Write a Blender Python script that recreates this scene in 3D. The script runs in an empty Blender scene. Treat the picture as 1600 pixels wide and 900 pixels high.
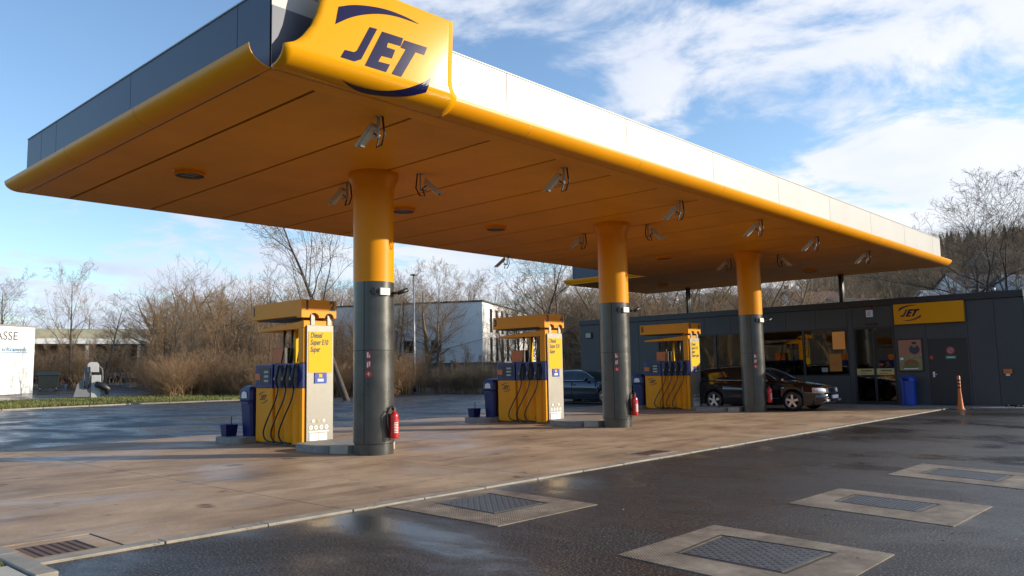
import bpy, bmesh, math, random
from mathutils import Vector, Matrix, Euler
R = math.radians
S = bpy.context.scene
COL = S.collection

# ------------------------------------------------------------------ camera
cam_d = bpy.data.cameras.new('camera'); cam = bpy.data.objects.new('camera', cam_d); COL.objects.link(cam)
right = Vector((0.6792, -0.7338, -0.0199)).normalized()
def _ray(px, py, f=1243.85): return Vector(((px-800)/f, (py-450)/f, 1.0)).normalized()
_X = _ray(1950, 558); _Y = _ray(-560, 606); _Y = (_Y - _X*_X.dot(_Y)).normalized(); _Z = _X.cross(_Y)
cx = Vector((_X.x, _Y.x, _Z.x)); cy = Vector((_X.y, _Y.y, _Z.y)); cz = Vector((_X.z, _Y.z, _Z.z))
M3 = Matrix((cx, -cy, -cz)).transposed()
cam.matrix_world = Matrix.Translation((0, 0, 1.45)) @ M3.to_4x4()
cam_d.sensor_width = 36; cam_d.lens = 1243.85/1600*36
cam_d.clip_start = 0.05; cam_d.clip_end = 5000
S.camera = cam

# ------------------------------------------------------------------ light
SUN_AZ, SUN_EL = -49.0, 17.5        # towards the sun, degrees from +X
sd = bpy.data.lights.new('sun', 'SUN'); so = bpy.data.objects.new('sun', sd); COL.objects.link(so)
sdir = Vector((math.cos(R(SUN_AZ))*math.cos(R(SUN_EL)), math.sin(R(SUN_AZ))*math.cos(R(SUN_EL)), math.sin(R(SUN_EL))))
so.rotation_euler = sdir.to_track_quat('Z', 'Y').to_euler()
sd.energy = 4.1; sd.angle = R(0.5); sd.color = (1.0, 0.90, 0.74)

W = bpy.data.worlds.new("World"); S.world = W; W.use_nodes = True
wn, wl = W.node_tree.nodes, W.node_tree.links
wn.clear()
def N(nodes, t, **kw):
    n = nodes.new(t)
    for k, v in kw.items():
        if k in n.inputs: n.inputs[k].default_value = v
        else: setattr(n, k, v)
    return n
out = N(wn, 'ShaderNodeOutputWorld'); bg = N(wn, 'ShaderNodeBackground', Strength=0.135)
sky = N(wn, 'ShaderNodeTexSky', sky_type='NISHITA', sun_disc=False)
sky.sun_elevation = R(SUN_EL); sky.sun_rotation = R(90 - SUN_AZ); sky.altitude = 200; sky.air_density = 1.0; sky.dust_density = 0.6; sky.ozone_density = 2.5
tc = N(wn, 'ShaderNodeTexCoord')
sep = N(wn, 'ShaderNodeSeparateXYZ'); wl.new(tc.outputs['Generated'], sep.inputs[0])
def wm(op, a, b=None, clamp=False):
    n = N(wn, 'ShaderNodeMath', operation=op, use_clamp=clamp)
    for i, v in enumerate((a, b)):
        if v is None: continue
        if isinstance(v, (int, float)): n.inputs[i].default_value = v
        else: wl.new(v, n.inputs[i])
    return n.outputs[0]
zc = wm('ADD', wm('MAXIMUM', sep.outputs['Z'], 0.0), 0.16)
comb = N(wn, 'ShaderNodeCombineXYZ')
wl.new(wm('DIVIDE', sep.outputs['X'], zc), comb.inputs[0]); wl.new(wm('DIVIDE', sep.outputs['Y'], zc), comb.inputs[1]); comb.inputs[2].default_value = 3.7
n1 = N(wn, 'ShaderNodeTexNoise', Scale=2.6, Detail=12.0, Roughness=0.60, Distortion=0.35); wl.new(comb.outputs[0], n1.inputs['Vector'])
n2 = N(wn, 'ShaderNodeTexNoise', Scale=0.33, Detail=3.0, Roughness=0.5); wl.new(comb.outputs[0], n2.inputs['Vector'])
# broken cloud thickens towards the east (the +X side, where the picture looks), thin elsewhere
dot = wm('ADD', wm('MULTIPLY', sep.outputs['X'], 0.80), wm('MULTIPLY', sep.outputs['Y'], -0.42))
cov = wm('MULTIPLY', dot, 0.36)
v = wm('ADD', wm('ADD', wm('MULTIPLY', n1.outputs['Fac'], 1.0), wm('MULTIPLY', n2.outputs['Fac'], 0.30)), cov)
low = N(wn, 'ShaderNodeMapRange'); low.inputs['From Min'].default_value = 0.26; low.inputs['From Max'].default_value = 0.05; low.inputs['To Max'].default_value = 0.30
wl.new(sep.outputs['Z'], low.inputs['Value'])
v = wm('ADD', v, low.outputs[0])
mr = N(wn, 'ShaderNodeMapRange', interpolation_type='SMOOTHSTEP'); mr.inputs['From Min'].default_value = 0.73; mr.inputs['From Max'].default_value = 0.93
wl.new(v, mr.inputs['Value'])
mask = wm('MULTIPLY', mr.outputs[0], 0.92)
shade = N(wn, 'ShaderNodeMapRange'); shade.inputs['From Min'].default_value = 0.35; shade.inputs['From Max'].default_value = 0.7
n3 = N(wn, 'ShaderNodeTexNoise', Scale=2.2, Detail=6.0, Roughness=0.5); wl.new(comb.outputs[0], n3.inputs['Vector'])
wl.new(n3.outputs['Fac'], shade.inputs['Value'])
cc = N(wn, 'ShaderNodeMix', data_type='RGBA'); cc.inputs['A'].default_value = (3.6, 4.1, 5.1, 1); cc.inputs['B'].default_value = (5.6, 5.6, 5.7, 1)
sunny = wm('ADD', wm('MULTIPLY', shade.outputs[0], 0.5), wm('MULTIPLY', wm('ADD', dot, 0.1), 0.75), True)
wl.new(sunny, cc.inputs['Factor'])
hs = N(wn, 'ShaderNodeHueSaturation', Saturation=1.02, Value=1.28)
wl.new(sky.outputs[0], hs.inputs['Color'])
mx = N(wn, 'ShaderNodeMix', data_type='RGBA'); wl.new(mask, mx.inputs['Factor']); wl.new(hs.outputs[0], mx.inputs['A']); wl.new(cc.outputs['Result'], mx.inputs['B'])
wl.new(mx.outputs['Result'], bg.inputs['Color']); wl.new(bg.outputs[0], out.inputs[0])

S.view_settings.view_transform = 'Standard'; S.view_settings.look = 'None'; S.view_settings.gamma = 1.0
S.view_settings.use_curve_mapping = False; S.view_settings.exposure = 0.5
S.render.engine = 'CYCLES'
S.cycles.use_denoising = True; S.cycles.max_bounces = 8; S.cycles.transparent_max_bounces = 12
S.cycles.sample_clamp_indirect = 6; S.cycles.caustics_reflective = False; S.cycles.caustics_refractive = False

# ------------------------------------------------------------------ materials
MATS = {}
def mat(name, color, rough=0.5, metal=0.0, var=0.0, vscale=3.0, bump=0.0, bscale=40.0, coat=0.0, spec=0.5, emit=None, es=1.0, roughvar=0.0, aniso=None, world=False):
    if name in MATS: return MATS[name]
    m = bpy.data.materials.new(name); m.use_nodes = True
    nt = m.node_tree; ns, lk = nt.nodes, nt.links
    p = ns['Principled BSDF']
    p.inputs['Base Color'].default_value = (*color, 1); p.inputs['Roughness'].default_value = rough
    p.inputs['Metallic'].default_value = metal; p.inputs['Specular IOR Level'].default_value = spec
    p.inputs['Coat Weight'].default_value = coat; p.inputs['Coat Roughness'].default_value = 0.08
    if emit: p.inputs['Emission Color'].default_value = (*emit, 1); p.inputs['Emission Strength'].default_value = es
    if var or roughvar or bump:
        if world: src = ns.new('ShaderNodeNewGeometry').outputs['Position']
        else: src = ns.new('ShaderNodeTexCoord').outputs['Object']
        oi = ns.new('ShaderNodeObjectInfo')
        ad = ns.new('ShaderNodeVectorMath'); ad.operation = 'ADD'; lk.new(src, ad.inputs[0])
        if not world:
            sc = ns.new('ShaderNodeVectorMath'); sc.operation = 'SCALE'; sc.inputs['Scale'].default_value = 1.0
            cb = ns.new('ShaderNodeCombineXYZ'); lk.new(oi.outputs['Random'], cb.inputs[0]); lk.new(cb.outputs[0], sc.inputs[0]); sc.inputs['Scale'].default_value = 30
            lk.new(sc.outputs[0], ad.inputs[1])
        src = ad.outputs[0]
    if var or roughvar:
        nz = N(ns, 'ShaderNodeTexNoise', Scale=vscale, Detail=6.0, Roughness=0.6); lk.new(src, nz.inputs['Vector'])
        if var:
            r = ns.new('ShaderNodeValToRGB')
            r.color_ramp.elements[0].position = 0.3; r.color_ramp.elements[1].position = 0.72
            r.color_ramp.elements[0].color = (*[c*(1-var) for c in color], 1); r.color_ramp.elements[1].color = (*[min(1, c*(1+var*0.8)) for c in color], 1)
            lk.new(nz.outputs['Fac'], r.inputs[0]); lk.new(r.outputs[0], p.inputs['Base Color'])
        if roughvar:
            q = ns.new('ShaderNodeMapRange'); q.inputs['From Min'].default_value = 0.3; q.inputs['From Max'].default_value = 0.7
            q.inputs['To Min'].default_value = max(0.03, rough-roughvar); q.inputs['To Max'].default_value = rough+roughvar
            lk.new(nz.outputs['Fac'], q.inputs[0]); lk.new(q.outputs[0], p.inputs['Roughness'])
    if bump:
        nb = N(ns, 'ShaderNodeTexNoise', Scale=bscale, Detail=4.0, Roughness=0.6); lk.new(src, nb.inputs['Vector'])
        b = ns.new('ShaderNodeBump'); b.inputs['Strength'].default_value = bump; b.inputs['Distance'].default_value = 0.01
        lk.new(nb.outputs['Fac'], b.inputs['Height']); lk.new(b.outputs[0], p.inputs['Normal'])
    MATS[name] = m
    return m

YEL = mat('yellow_paint', (0.83, 0.330, 0.003), 0.38, var=0.05, vscale=1.2, spec=0.22)
GYEL = mat('glossy_yellow', (0.82, 0.36, 0.002), 0.085, spec=0.22)
SOF = mat('soffit_paint', (0.84, 0.345, 0.008), 0.50, var=0.13, vscale=0.7, bump=0.04, bscale=1.6)
YBR = mat('bright_yellow_film', (0.80, 0.48, 0.002), 0.5, spec=0.2)
SILV = mat('silver_cladding', (0.38, 0.375, 0.36), 0.5, metal=0.15, var=0.08, vscale=0.8, bump=0.05, bscale=1.5)
ANT = mat('anthracite_cladding', (0.058, 0.058, 0.059), 0.5, var=0.12, vscale=0.8, bump=0.02, bscale=5)
COLG = mat('column_grey', (0.095, 0.095, 0.088), 0.33, metal=0.55, var=0.16, vscale=3, roughvar=0.07, bump=0.03, bscale=9)
GAP = mat('shadow_gap', (0.012, 0.010, 0.009), 0.9)
STEEL = mat('brushed_steel', (0.29, 0.275, 0.24), 0.48, metal=0.4, var=0.10, vscale=3, roughvar=0.08)
NAVY = mat('navy_enamel', (0.012, 0.022, 0.16), 0.25, coat=0.4)
BLUE = mat('blue_enamel', (0.010, 0.05, 0.36), 0.35)
BINB = mat('blue_plastic', (0.010, 0.014, 0.105), 0.38, var=0.12, vscale=4)
LOGO = mat('logo_blue', (0.006, 0.006, 0.055), 0.085, spec=0.22)
LEDGE = mat('logo_edge', (0.015, 0.006, 0.015), 0.3)
BLK = mat('black_rubber', (0.012, 0.012, 0.013), 0.38)
BLKP = mat('black_plastic', (0.02, 0.02, 0.022), 0.42, var=0.2, vscale=8)
INK = mat('black_print', (0.010, 0.009, 0.010), 0.5)
WHT = mat('white_paint', (0.80, 0.80, 0.78), 0.5, var=0.04, vscale=1.0)
WLAB = mat('white_label', (0.82, 0.82, 0.80), 0.5)
CAMG = mat('camera_housing', (0.62, 0.60, 0.50), 0.35, var=0.05, vscale=8)
RED = mat('red_enamel', (0.60, 0.012, 0.012), 0.28, coat=0.4)
REDL = mat('red_label', (0.55, 0.04, 0.03), 0.5)
GREENL = mat('green_label', (0.03, 0.22, 0.12), 0.5)
ORL = mat('orange_print', (0.62, 0.17, 0.03), 0.5, var=0.2, vscale=3)
CREAM = mat('cream_print', (0.55, 0.42, 0.16), 0.5)
CHROME = mat('chrome', (0.75, 0.75, 0.75), 0.15, metal=1.0)
CARBLK = mat('black_car_paint', (0.006, 0.006, 0.008), 0.10, coat=1.0)
CARNAV = mat('dark_blue_car_paint', (0.006, 0.011, 0.022), 0.16, coat=1.0)
CGLASS = mat('car_glass', (0.012, 0.02, 0.022), 0.05, spec=0.8)
ALLOY = mat('alloy', (0.60, 0.59, 0.57), 0.3, metal=0.6)
LAMPG = mat('headlamp_glass', (0.85, 0.85, 0.82), 0.12, metal=0.2, coat=0.8)
AMBER = mat('amber_lens', (0.65, 0.16, 0.04), 0.2)
ORANGE = mat('orange_plastic', (0.72, 0.17, 0.02), 0.42, var=0.1, vscale=12)
BARK = mat('bark_brown', (0.15, 0.11, 0.08), 0.9, var=0.35, vscale=6)
BARKD = mat('bark_dark', (0.085, 0.066, 0.052), 0.9, var=0.3, vscale=6)
TWIG = mat('twig_brown', (0.275, 0.190, 0.110), 0.9, var=0.3, vscale=2)
TWIGR = mat('twig_red_brown', (0.30, 0.185, 0.095), 0.9, var=0.3, vscale=2)
TWIGD = mat('twig_dark', (0.11, 0.085, 0.065), 0.9, var=0.3, vscale=2)
TWIGG = mat('twig_grey', (0.23, 0.175, 0.115), 0.9, var=0.3, vscale=2)
CONIF = mat('conifer_green', (0.016, 0.030, 0.018), 0.9, var=0.4, vscale=0.3)
LIDG = mat('dark_green_plastic', (0.018, 0.026, 0.024), 0.4, var=0.1, vscale=3)
VACW = mat('pale_grey_casing', (0.52, 0.51, 0.50), 0.4, var=0.08, vscale=3)
VACG = mat('mid_grey_casing', (0.24, 0.24, 0.25), 0.45, var=0.1, vscale=3)
GALV = mat('galvanised_steel', (0.36, 0.37, 0.38), 0.45, metal=0.5)
ROOFD = mat('dark_roof', (0.055, 0.05, 0.05), 0.7, var=0.25, vscale=1)
RENDERG = mat('grey_render', (0.30, 0.29, 0.27), 0.85, var=0.15, vscale=0.6)
RENDERW = mat('white_render', (0.80, 0.79, 0.76), 0.8, var=0.05, vscale=0.5)
BRICKD = mat('brown_brick', (0.16, 0.075, 0.05), 0.9, var=0.3, vscale=1.5)
OLIVE = mat('ribbed_olive_cladding', (0.33, 0.31, 0.21), 0.8, var=0.15, vscale=1.5)
KERB = mat('kerb_concrete', (0.29, 0.25, 0.195), 0.6, var=0.28, vscale=5, bump=0.25, bscale=60)
ISL = mat('island_concrete', (0.26, 0.25, 0.23), 0.6, var=0.25, vscale=6, bump=0.25, bscale=60)
ISLW = mat('pale_concrete', (0.44, 0.40, 0.32), 0.6, var=0.15, vscale=6, bump=0.2, bscale=60)
RUST = mat('rusty_iron', (0.15, 0.065, 0.035), 0.6, var=0.4, vscale=12, bump=0.3, bscale=60)
INT = mat('dark_interior', (0.05, 0.045, 0.04), 0.8)
GOODS = [mat('goods_%s' % n, c, 0.5) for n, c in (('red', (0.35, 0.04, 0.03)), ('blue', (0.04, 0.08, 0.25)), ('cream', (0.45, 0.38, 0.25)), ('green', (0.05, 0.16, 0.07)), ('brown', (0.22, 0.10, 0.05)))]
LIT = mat('lit_lamp', (0.9, 0.88, 0.8), 0.4, emit=(1.0, 0.92, 0.75), es=5.0)
LITP = mat('lit_amber_panel', (0.5, 0.2, 0.05), 0.4, emit=(1.0, 0.38, 0.06), es=0.07)

def glass_mat(name, tint, rough=0.02, through=0.85):
    m = bpy.data.materials.new(name); m.use_nodes = True; ns, lk = m.node_tree.nodes, m.node_tree.links
    ns.clear(); o = ns.new('ShaderNodeOutputMaterial')
    g = N(ns, 'ShaderNodeBsdfGlossy', Roughness=rough); g.inputs['Color'].default_value = (0.95, 0.95, 0.95, 1)
    t = N(ns, 'ShaderNodeBsdfTransparent'); t.inputs['Color'].default_value = (*tint, 1)
    f = N(ns, 'ShaderNodeFresnel', IOR=1.55)
    mm = ns.new('ShaderNodeMath'); mm.operation = 'MULTIPLY_ADD'; mm.inputs[1].default_value = 1.1; mm.inputs[2].default_value = 0.02; mm.use_clamp = True
    lk.new(f.outputs[0], mm.inputs[0])
    x = ns.new('ShaderNodeMixShader'); lk.new(mm.outputs[0], x.inputs[0]); lk.new(t.outputs[0], x.inputs[1]); lk.new(g.outputs[0], x.inputs[2])
    lk.new(x.outputs[0], o.inputs[0]); return m
GLASS = glass_mat('window_glass', (0.55, 0.55, 0.52))

def ground_mat(name, kind):
    m = bpy.data.materials.new(name); m.use_nodes = True; ns, lk = m.node_tree.nodes, m.node_tree.links
    p = ns['Principled BSDF']; pos = ns.new('ShaderNodeNewGeometry').outputs['Position']
    def noise(scale, det=6, rough=0.6, sx=1, sy=1, rot=0, dist=0.0):
        mp = ns.new('ShaderNodeMapping'); mp.inputs['Scale'].default_value = (sx, sy, 1); mp.inputs['Rotation'].default_value = (0, 0, R(rot)); lk.new(pos, mp.inputs[0])
        n = N(ns, 'ShaderNodeTexNoise', Scale=scale, Detail=det, Roughness=rough, Distortion=dist); lk.new(mp.outputs[0], n.inputs['Vector']); return n.outputs['Fac']
    def ramp(f, stops):
        r = ns.new('ShaderNodeValToRGB'); e = r.color_ramp.elements
        e[0].position, e[0].color = stops[0][0], (*stops[0][1], 1); e[1].position, e[1].color = stops[-1][0], (*stops[-1][1], 1)
        for a, c in stops[1:-1]: q = e.new(a); q.color = (*c, 1)
        lk.new(f, r.inputs[0]); return r.outputs[0]
    def rng(f, a, b, c, d):
        r = ns.new('ShaderNodeMapRange'); r.inputs['From Min'].default_value = a; r.inputs['From Max'].default_value = b; r.inputs['To Min'].default_value = c; r.inputs['To Max'].default_value = d
        lk.new(f, r.inputs[0]); return r.outputs[0]
    def mixc(f, a, b, t='MIX'):
        x = ns.new('ShaderNodeMix'); x.data_type = 'RGBA'; x.blend_type = t
        if isinstance(f, float): x.inputs['Factor'].default_value = f
        else: lk.new(f, x.inputs['Factor'])
        lk.new(a, x.inputs['A']); lk.new(b, x.inputs['B']); return x.outputs['Result']
    def mth(op, a, b):
        x = ns.new('ShaderNodeMath'); x.operation = op; x.use_clamp = True
        for i, q in enumerate((a, b)):
            if isinstance(q, float): x.inputs[i].default_value = q
            else: lk.new(q, x.inputs[i])
        return x.outputs[0]
    bmp = ns.new('ShaderNodeBump'); bmp.inputs['Distance'].default_value = 0.01
    if kind == 'asphalt':
        sp = noise(50, 1, 0.5); sp2 = noise(150, 2, 0.6); big = noise(0.35, 5, 0.55, 1.0, 0.6, 20); wetm = noise(0.55, 7, 0.6, 1, 0.55, -10, 0.5)
        c = ramp(sp, [(0.40, (0.006, 0.006, 0.007)), (0.50, (0.020, 0.019, 0.019)), (0.58, (0.048, 0.045, 0.042)), (0.65, (0.17, 0.16, 0.145))])
        c2 = ramp(big, [(0.3, (0.62, 0.58, 0.56)), (0.7, (1.0, 1.0, 1.0))])
        c3 = ramp(sp2, [(0.4, (0.7, 0.7, 0.7)), (0.7, (1.25, 1.25, 1.25))])
        lk.new(mixc(1.0, mixc(1.0, c, c2, 'MULTIPLY'), c3, 'MULTIPLY'), p.inputs['Base Color'])
        lk.new(rng(wetm, 0.40, 0.60, 0.22, 0.55), p.inputs['Roughness'])
        lk.new(sp, bmp.inputs['Height']); lk.new(rng(wetm, 0.40, 0.56, 0.10, 0.45), bmp.inputs['Strength'])
        p.inputs['Specular IOR Level'].default_value = 0.5
    elif kind == 'concrete':
        sp = noise(60, 4, 0.7); st = noise(0.5, 9, 0.68, 1, 1, 0, 0.4); st2 = noise(1.1, 10, 0.72, 0.35, 1.7, -48, 0.3); wetm = noise(0.42, 7, 0.62, 1, 1, 30, 0.5); oil = noise(1.9, 3, 0.5)
        c = ramp(st, [(0.30, (0.27, 0.182, 0.115)), (0.50, (0.45, 0.315, 0.20)), (0.70, (0.62, 0.46, 0.31))])
        c2 = ramp(st2, [(0.34, (0.52, 0.48, 0.46)), (0.48, (0.88, 0.86, 0.84)), (0.7, (1, 1, 1))])
        c3 = ramp(sp, [(0.3, (0.72, 0.72, 0.72)), (0.7, (1.1, 1.1, 1.1))])
        c4 = ramp(oil, [(0.27, (0.38, 0.36, 0.35)), (0.345, (1, 1, 1)), (1.0, (1, 1, 1))])
        lk.new(mixc(1.0, mixc(1.0, mixc(1.0, c, c2, 'MULTIPLY'), c3, 'MULTIPLY'), c4, 'MULTIPLY'), p.inputs['Base Color'])
        lk.new(rng(wetm, 0.34, 0.52, 0.30, 0.68), p.inputs['Roughness']); p.inputs['Specular IOR Level'].default_value = 0.35
        lk.new(sp, bmp.inputs['Height']); bmp.inputs['Strength'].default_value = 0.18
    elif kind == 'soil':
        a = noise(0.15, 8, 0.65); b = noise(6, 5, 0.7)
        c = ramp(a, [(0.3, (0.060, 0.042, 0.025)), (0.5, (0.10, 0.075, 0.042)), (0.7, (0.085, 0.085, 0.035))])
        c2 = ramp(b, [(0.3, (0.6, 0.6, 0.6)), (0.7, (1, 1, 1))])
        lk.new(mixc(1.0, c, c2, 'MULTIPLY'), p.inputs['Base Color']); p.inputs['Roughness'].default_value = 0.95
        lk.new(b, bmp.inputs['Height']); bmp.inputs['Strength'].default_value = 0.6
    elif kind == 'grass':
        a = noise(0.9, 6, 0.65); b = noise(22, 5, 0.7)
        c = ramp(a, [(0.32, (0.13, 0.12, 0.035)), (0.5, (0.15, 0.16, 0.035)), (0.7, (0.22, 0.19, 0.06))])
        c2 = ramp(b, [(0.3, (0.45, 0.45, 0.45)), (0.7, (1, 1, 1))])
        lk.new(mixc(1.0, c, c2, 'MULTIPLY'), p.inputs['Base Color']); p.inputs['Roughness'].default_value = 0.9
        lk.new(b, bmp.inputs['Height']); bmp.inputs['Strength'].default_value = 1.0; bmp.inputs['Distance'].default_value = 0.05
    elif kind == 'checker':
        mp = ns.new('ShaderNodeMapping'); mp.inputs['Rotation'].default_value = (0, 0, R(45)); lk.new(pos, mp.inputs[0])
        w1 = N(ns, 'ShaderNodeTexWave', Scale=14.0, bands_direction='X'); w2 = N(ns, 'ShaderNodeTexWave', Scale=14.0, bands_direction='Y')
        lk.new(mp.outputs[0], w1.inputs['Vector']); lk.new(mp.outputs[0], w2.inputs['Vector'])
        h = mth('MULTIPLY', w1.outputs['Fac'], w2.outputs['Fac']); n = noise(2.2, 9, 0.75)
        c = ramp(n, [(0.32, (0.09, 0.062, 0.042)), (0.5, (0.20, 0.155, 0.108)), (0.68, (0.33, 0.27, 0.20))])
        lk.new(c, p.inputs['Base Color']); p.inputs['Roughness'].default_value = 0.55
        lk.new(h, bmp.inputs['Height']); bmp.inputs['Strength'].default_value = 0.35; bmp.inputs['Distance'].default_value = 0.01
    lk.new(bmp.outputs[0], p.inputs['Normal'])
    return m
ASPH = ground_mat('damp_asphalt', 'asphalt'); CONC = ground_mat('stained_concrete', 'concrete')
SOIL = ground_mat('leaf_litter', 'soil'); GRASS = ground_mat('winter_grass', 'grass'); PLATE = ground_mat('studded_plate', 'checker')
COVER = mat('iron_cover', (0.10, 0.105, 0.11), 0.42, metal=0.4, var=0.3, vscale=6)
BLADE = mat('grass_blade', (0.16, 0.17, 0.045), 0.8, var=0.4, vscale=1.2)
LEAF = mat('fallen_leaf', (0.28, 0.12, 0.05), 0.7, var=0.4, vscale=9)

# ------------------------------------------------------------------ mesh helpers
class MB:
    def __init__(s): s.v = []; s.f = []; s.sm = []
    def add(s, vs, fs, smooth=False):
        b = len(s.v); s.v += [tuple(q) for q in vs]; s.f += [tuple(b+i for i in f) for f in fs]; s.sm += [smooth]*len(fs); return s
    def box(s, x0, x1, y0, y1, z0, z1):
        vs = [(x, y, z) for z in (z0, z1) for y in (y0, y1) for x in (x0, x1)]
        return s.add(vs, [(0, 2, 3, 1), (4, 5, 7, 6), (0, 1, 5, 4), (2, 6, 7, 3), (0, 4, 6, 2), (1, 3, 7, 5)])
    def obox(s, c, size, rot=None):
        a, b, d = [q/2 for q in size]; m = rot or Matrix.Identity(3)
        vs = [Vector(c) + m @ Vector((x*a, y*b, z*d)) for z in (-1, 1) for y in (-1, 1) for x in (-1, 1)]
        return s.add(vs, [(0, 2, 3, 1), (4, 5, 7, 6), (0, 1, 5, 4), (2, 6, 7, 3), (0, 4, 6, 2), (1, 3, 7, 5)])
    def prism(s, pts, axis, a, b):
        """closed outline pts (2D) extruded along an axis from a to b"""
        n = len(pts)
        def P(p, t):
            return (t, p[0], p[1]) if axis == 'x' else (p[0], t, p[1]) if axis == 'y' else (p[0], p[1], t)
        vs = [P(p, a) for p in pts] + [P(p, b) for p in pts]
        fs = [tuple(range(n))[::-1], tuple(range(n, 2*n))] + [(i, (i+1) % n, n+(i+1) % n, n+i) for i in range(n)]
        return s.add(vs, fs)
    def lathe(s, prof, c=(0, 0, 0), seg=32, a0=0.0, a1=360.0, caps=True):
        full = abs(a1-a0-360) < 1e-6; k = seg if full else seg+1
        vs = []
        for r, z in prof:
            for i in range(k):
                a = R(a0 + (a1-a0)*i/seg); vs.append((c[0]+r*math.cos(a), c[1]+r*math.sin(a), c[2]+z))
        fs = []
        for j in range(len(prof)-1):
            for i in range(seg):
                i2 = (i+1) % k; fs.append((j*k+i, j*k+i2, (j+1)*k+i2, (j+1)*k+i))
        s.add(vs, fs, True)
        if caps and full:
            for j, fl in ((0, True), (len(prof)-1, False)):
                if prof[j][0] > 1e-4:
                    ids = [s_ for s_ in range(k)]; b = len(s.v)-len(vs)+j*k
                    f = tuple(b+i for i in ids); s.f.append(f[::-1] if fl else f); s.sm.append(False)
        return s
    def tube(s, pts, r, k=6, caps=True):
        rs = r if isinstance(r, (list, tuple)) else [r]*len(pts); pts = [Vector(p) for p in pts]; vs = []; up = None
        for i, p in enumerate(pts):
            d = (pts[min(i+1, len(pts)-1)] - pts[max(i-1, 0)]).normalized()
            if up is None: up = Vector((0, 0, 1)) if abs(d.z) < 0.9 else Vector((1, 0, 0))
            u = d.cross(up).normalized(); w = u.cross(d).normalized(); up = w
            for j in range(k):
                a = 2*math.pi*j/k; vs.append(p + (u*math.cos(a) + w*math.sin(a))*rs[i])
        fs = [(i*k+j, i*k+(j+1) % k, (i+1)*k+(j+1) % k, (i+1)*k+j) for i in range(len(pts)-1) for j in range(k)]
        s.add(vs, fs, True)
        if caps: b = len(s.v)-len(vs); s.f += [tuple(b+j for j in range(k))[::-1], tuple(b+(len(pts)-1)*k+j for j in range(k))]; s.sm += [False, False]
        return s
    def mesh(s, name, m):
        me = bpy.data.meshes.new(name); me.from_pydata(s.v, [], s.f); me.materials.append(m)
        me.polygons.foreach_set('use_smooth', s.sm); me.update(); return me
    def build(s, name, m, parent=None, loc=(0, 0, 0), bevel=0.0, sharp=None):
        me = s.mesh(name, m)
        if sharp: me.set_sharp_from_angle(angle=R(sharp))
        o = bpy.data.objects.new(name, me); COL.objects.link(o); o.parent = parent; o.location = loc
        if bevel:
            b = o.modifiers.new('bevel', 'BEVEL'); b.width = bevel; b.segments = 2; b.limit_method = 'ANGLE'; b.angle_limit = R(40)
        return o
def fix_normals(o):
    bm = bmesh.new(); bm.from_mesh(o.data); bmesh.ops.recalc_face_normals(bm, faces=bm.faces); bm.to_mesh(o.data); bm.free(); return o
def tag(o, label=None, cat=None, group=None, kind=None):
    if label: o['label'] = label
    if cat: o['category'] = cat
    if group: o['group'] = group
    if kind: o['kind'] = kind
    return o
def empty(name, loc=(0, 0, 0), rz=0.0, label=None, cat=None, group=None, kind=None):
    o = bpy.data.objects.new(name, None); COL.objects.link(o); o.location = loc; o.rotation_euler = (0, 0, rz); o.empty_display_size = 0.2
    return tag(o, label, cat, group, kind)
KIDS = {}
def kids(o): return [c for c in COL.objects if c.parent == o]
def copy_tree(o, loc=None, label=None, parent=None, group=None):
    c = o.copy(); COL.objects.link(c); c.parent = parent
    if loc is not None: c.location = loc
    if label: c['label'] = label
    if group: c['group'] = group
    for ch in o.children: copy_tree(ch, parent=c)
    return c
def text(name, body, size, m, parent, loc, rot=(90, 0, 0), shear=0.0, offset=0.0, align='CENTER', width=None):
    cu = bpy.data.curves.new(name, 'FONT'); cu.body = body; cu.size = size; cu.shear = shear; cu.offset = offset
    cu.extrude = 0.001; cu.align_x = align; cu.align_y = 'CENTER'; cu.resolution_u = 3
    t = bpy.data.objects.new(name, cu); me = bpy.data.meshes.new_from_object(t); bpy.data.objects.remove(t); bpy.data.curves.remove(cu)
    me.materials.clear(); me.materials.append(m)
    if width:
        xs = [v.co.x for v in me.vertices]; k = width/(max(xs)-min(xs))
        for v in me.vertices: v.co.x *= k
    o = bpy.data.objects.new(name, me); COL.objects.link(o); o.parent = parent; o.location = loc
    o.rotation_euler = tuple(R(a) for a in rot); return o
# JET emblem, measured letter outlines (x to the right, z up), centre about (0,0)
JET_J = [(-.40, .265), (-.28, .275), (-.47, -.10), (-.52, -.20), (-.62, -.255), (-.83, -.255), (-.77, -.145), (-.63, -.135), (-.585, -.10)]
JET_E = [(-.20, .265), (.15, .275), (.11, .155), (-.10, .145), (-.12, .075), (.02, .075), (-.03, -.055), (-.20, -.065), (-.25, -.155), (-.06, -.145), (-.12, -.265), (-.46, -.265)]
JET_T = [(.17, .255), (.57, .265), (.52, .145), (.37, .145), (.13, -.265), (-.03, -.265), (.20, .135), (.11, .135)]
SW_T = ([(-.92, .145), (-.72, .285), (-.51, .395), (-.23, .495), (.06, .545), (.42, .555)], [(-.88, .385), (-.67, .475), (-.40, .545), (-.12, .585), (.18, .585), (.42, .557)])
SW_B = ([(-.73, -.503), (-.51, -.575), (-.26, -.600), (.05, -.545), (.33, -.465), (.58, -.365)], [(-.73, -.505), (-.51, -.535), (-.18, -.515), (.17, -.415), (.48, -.265), (.66, -.135)])
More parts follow.
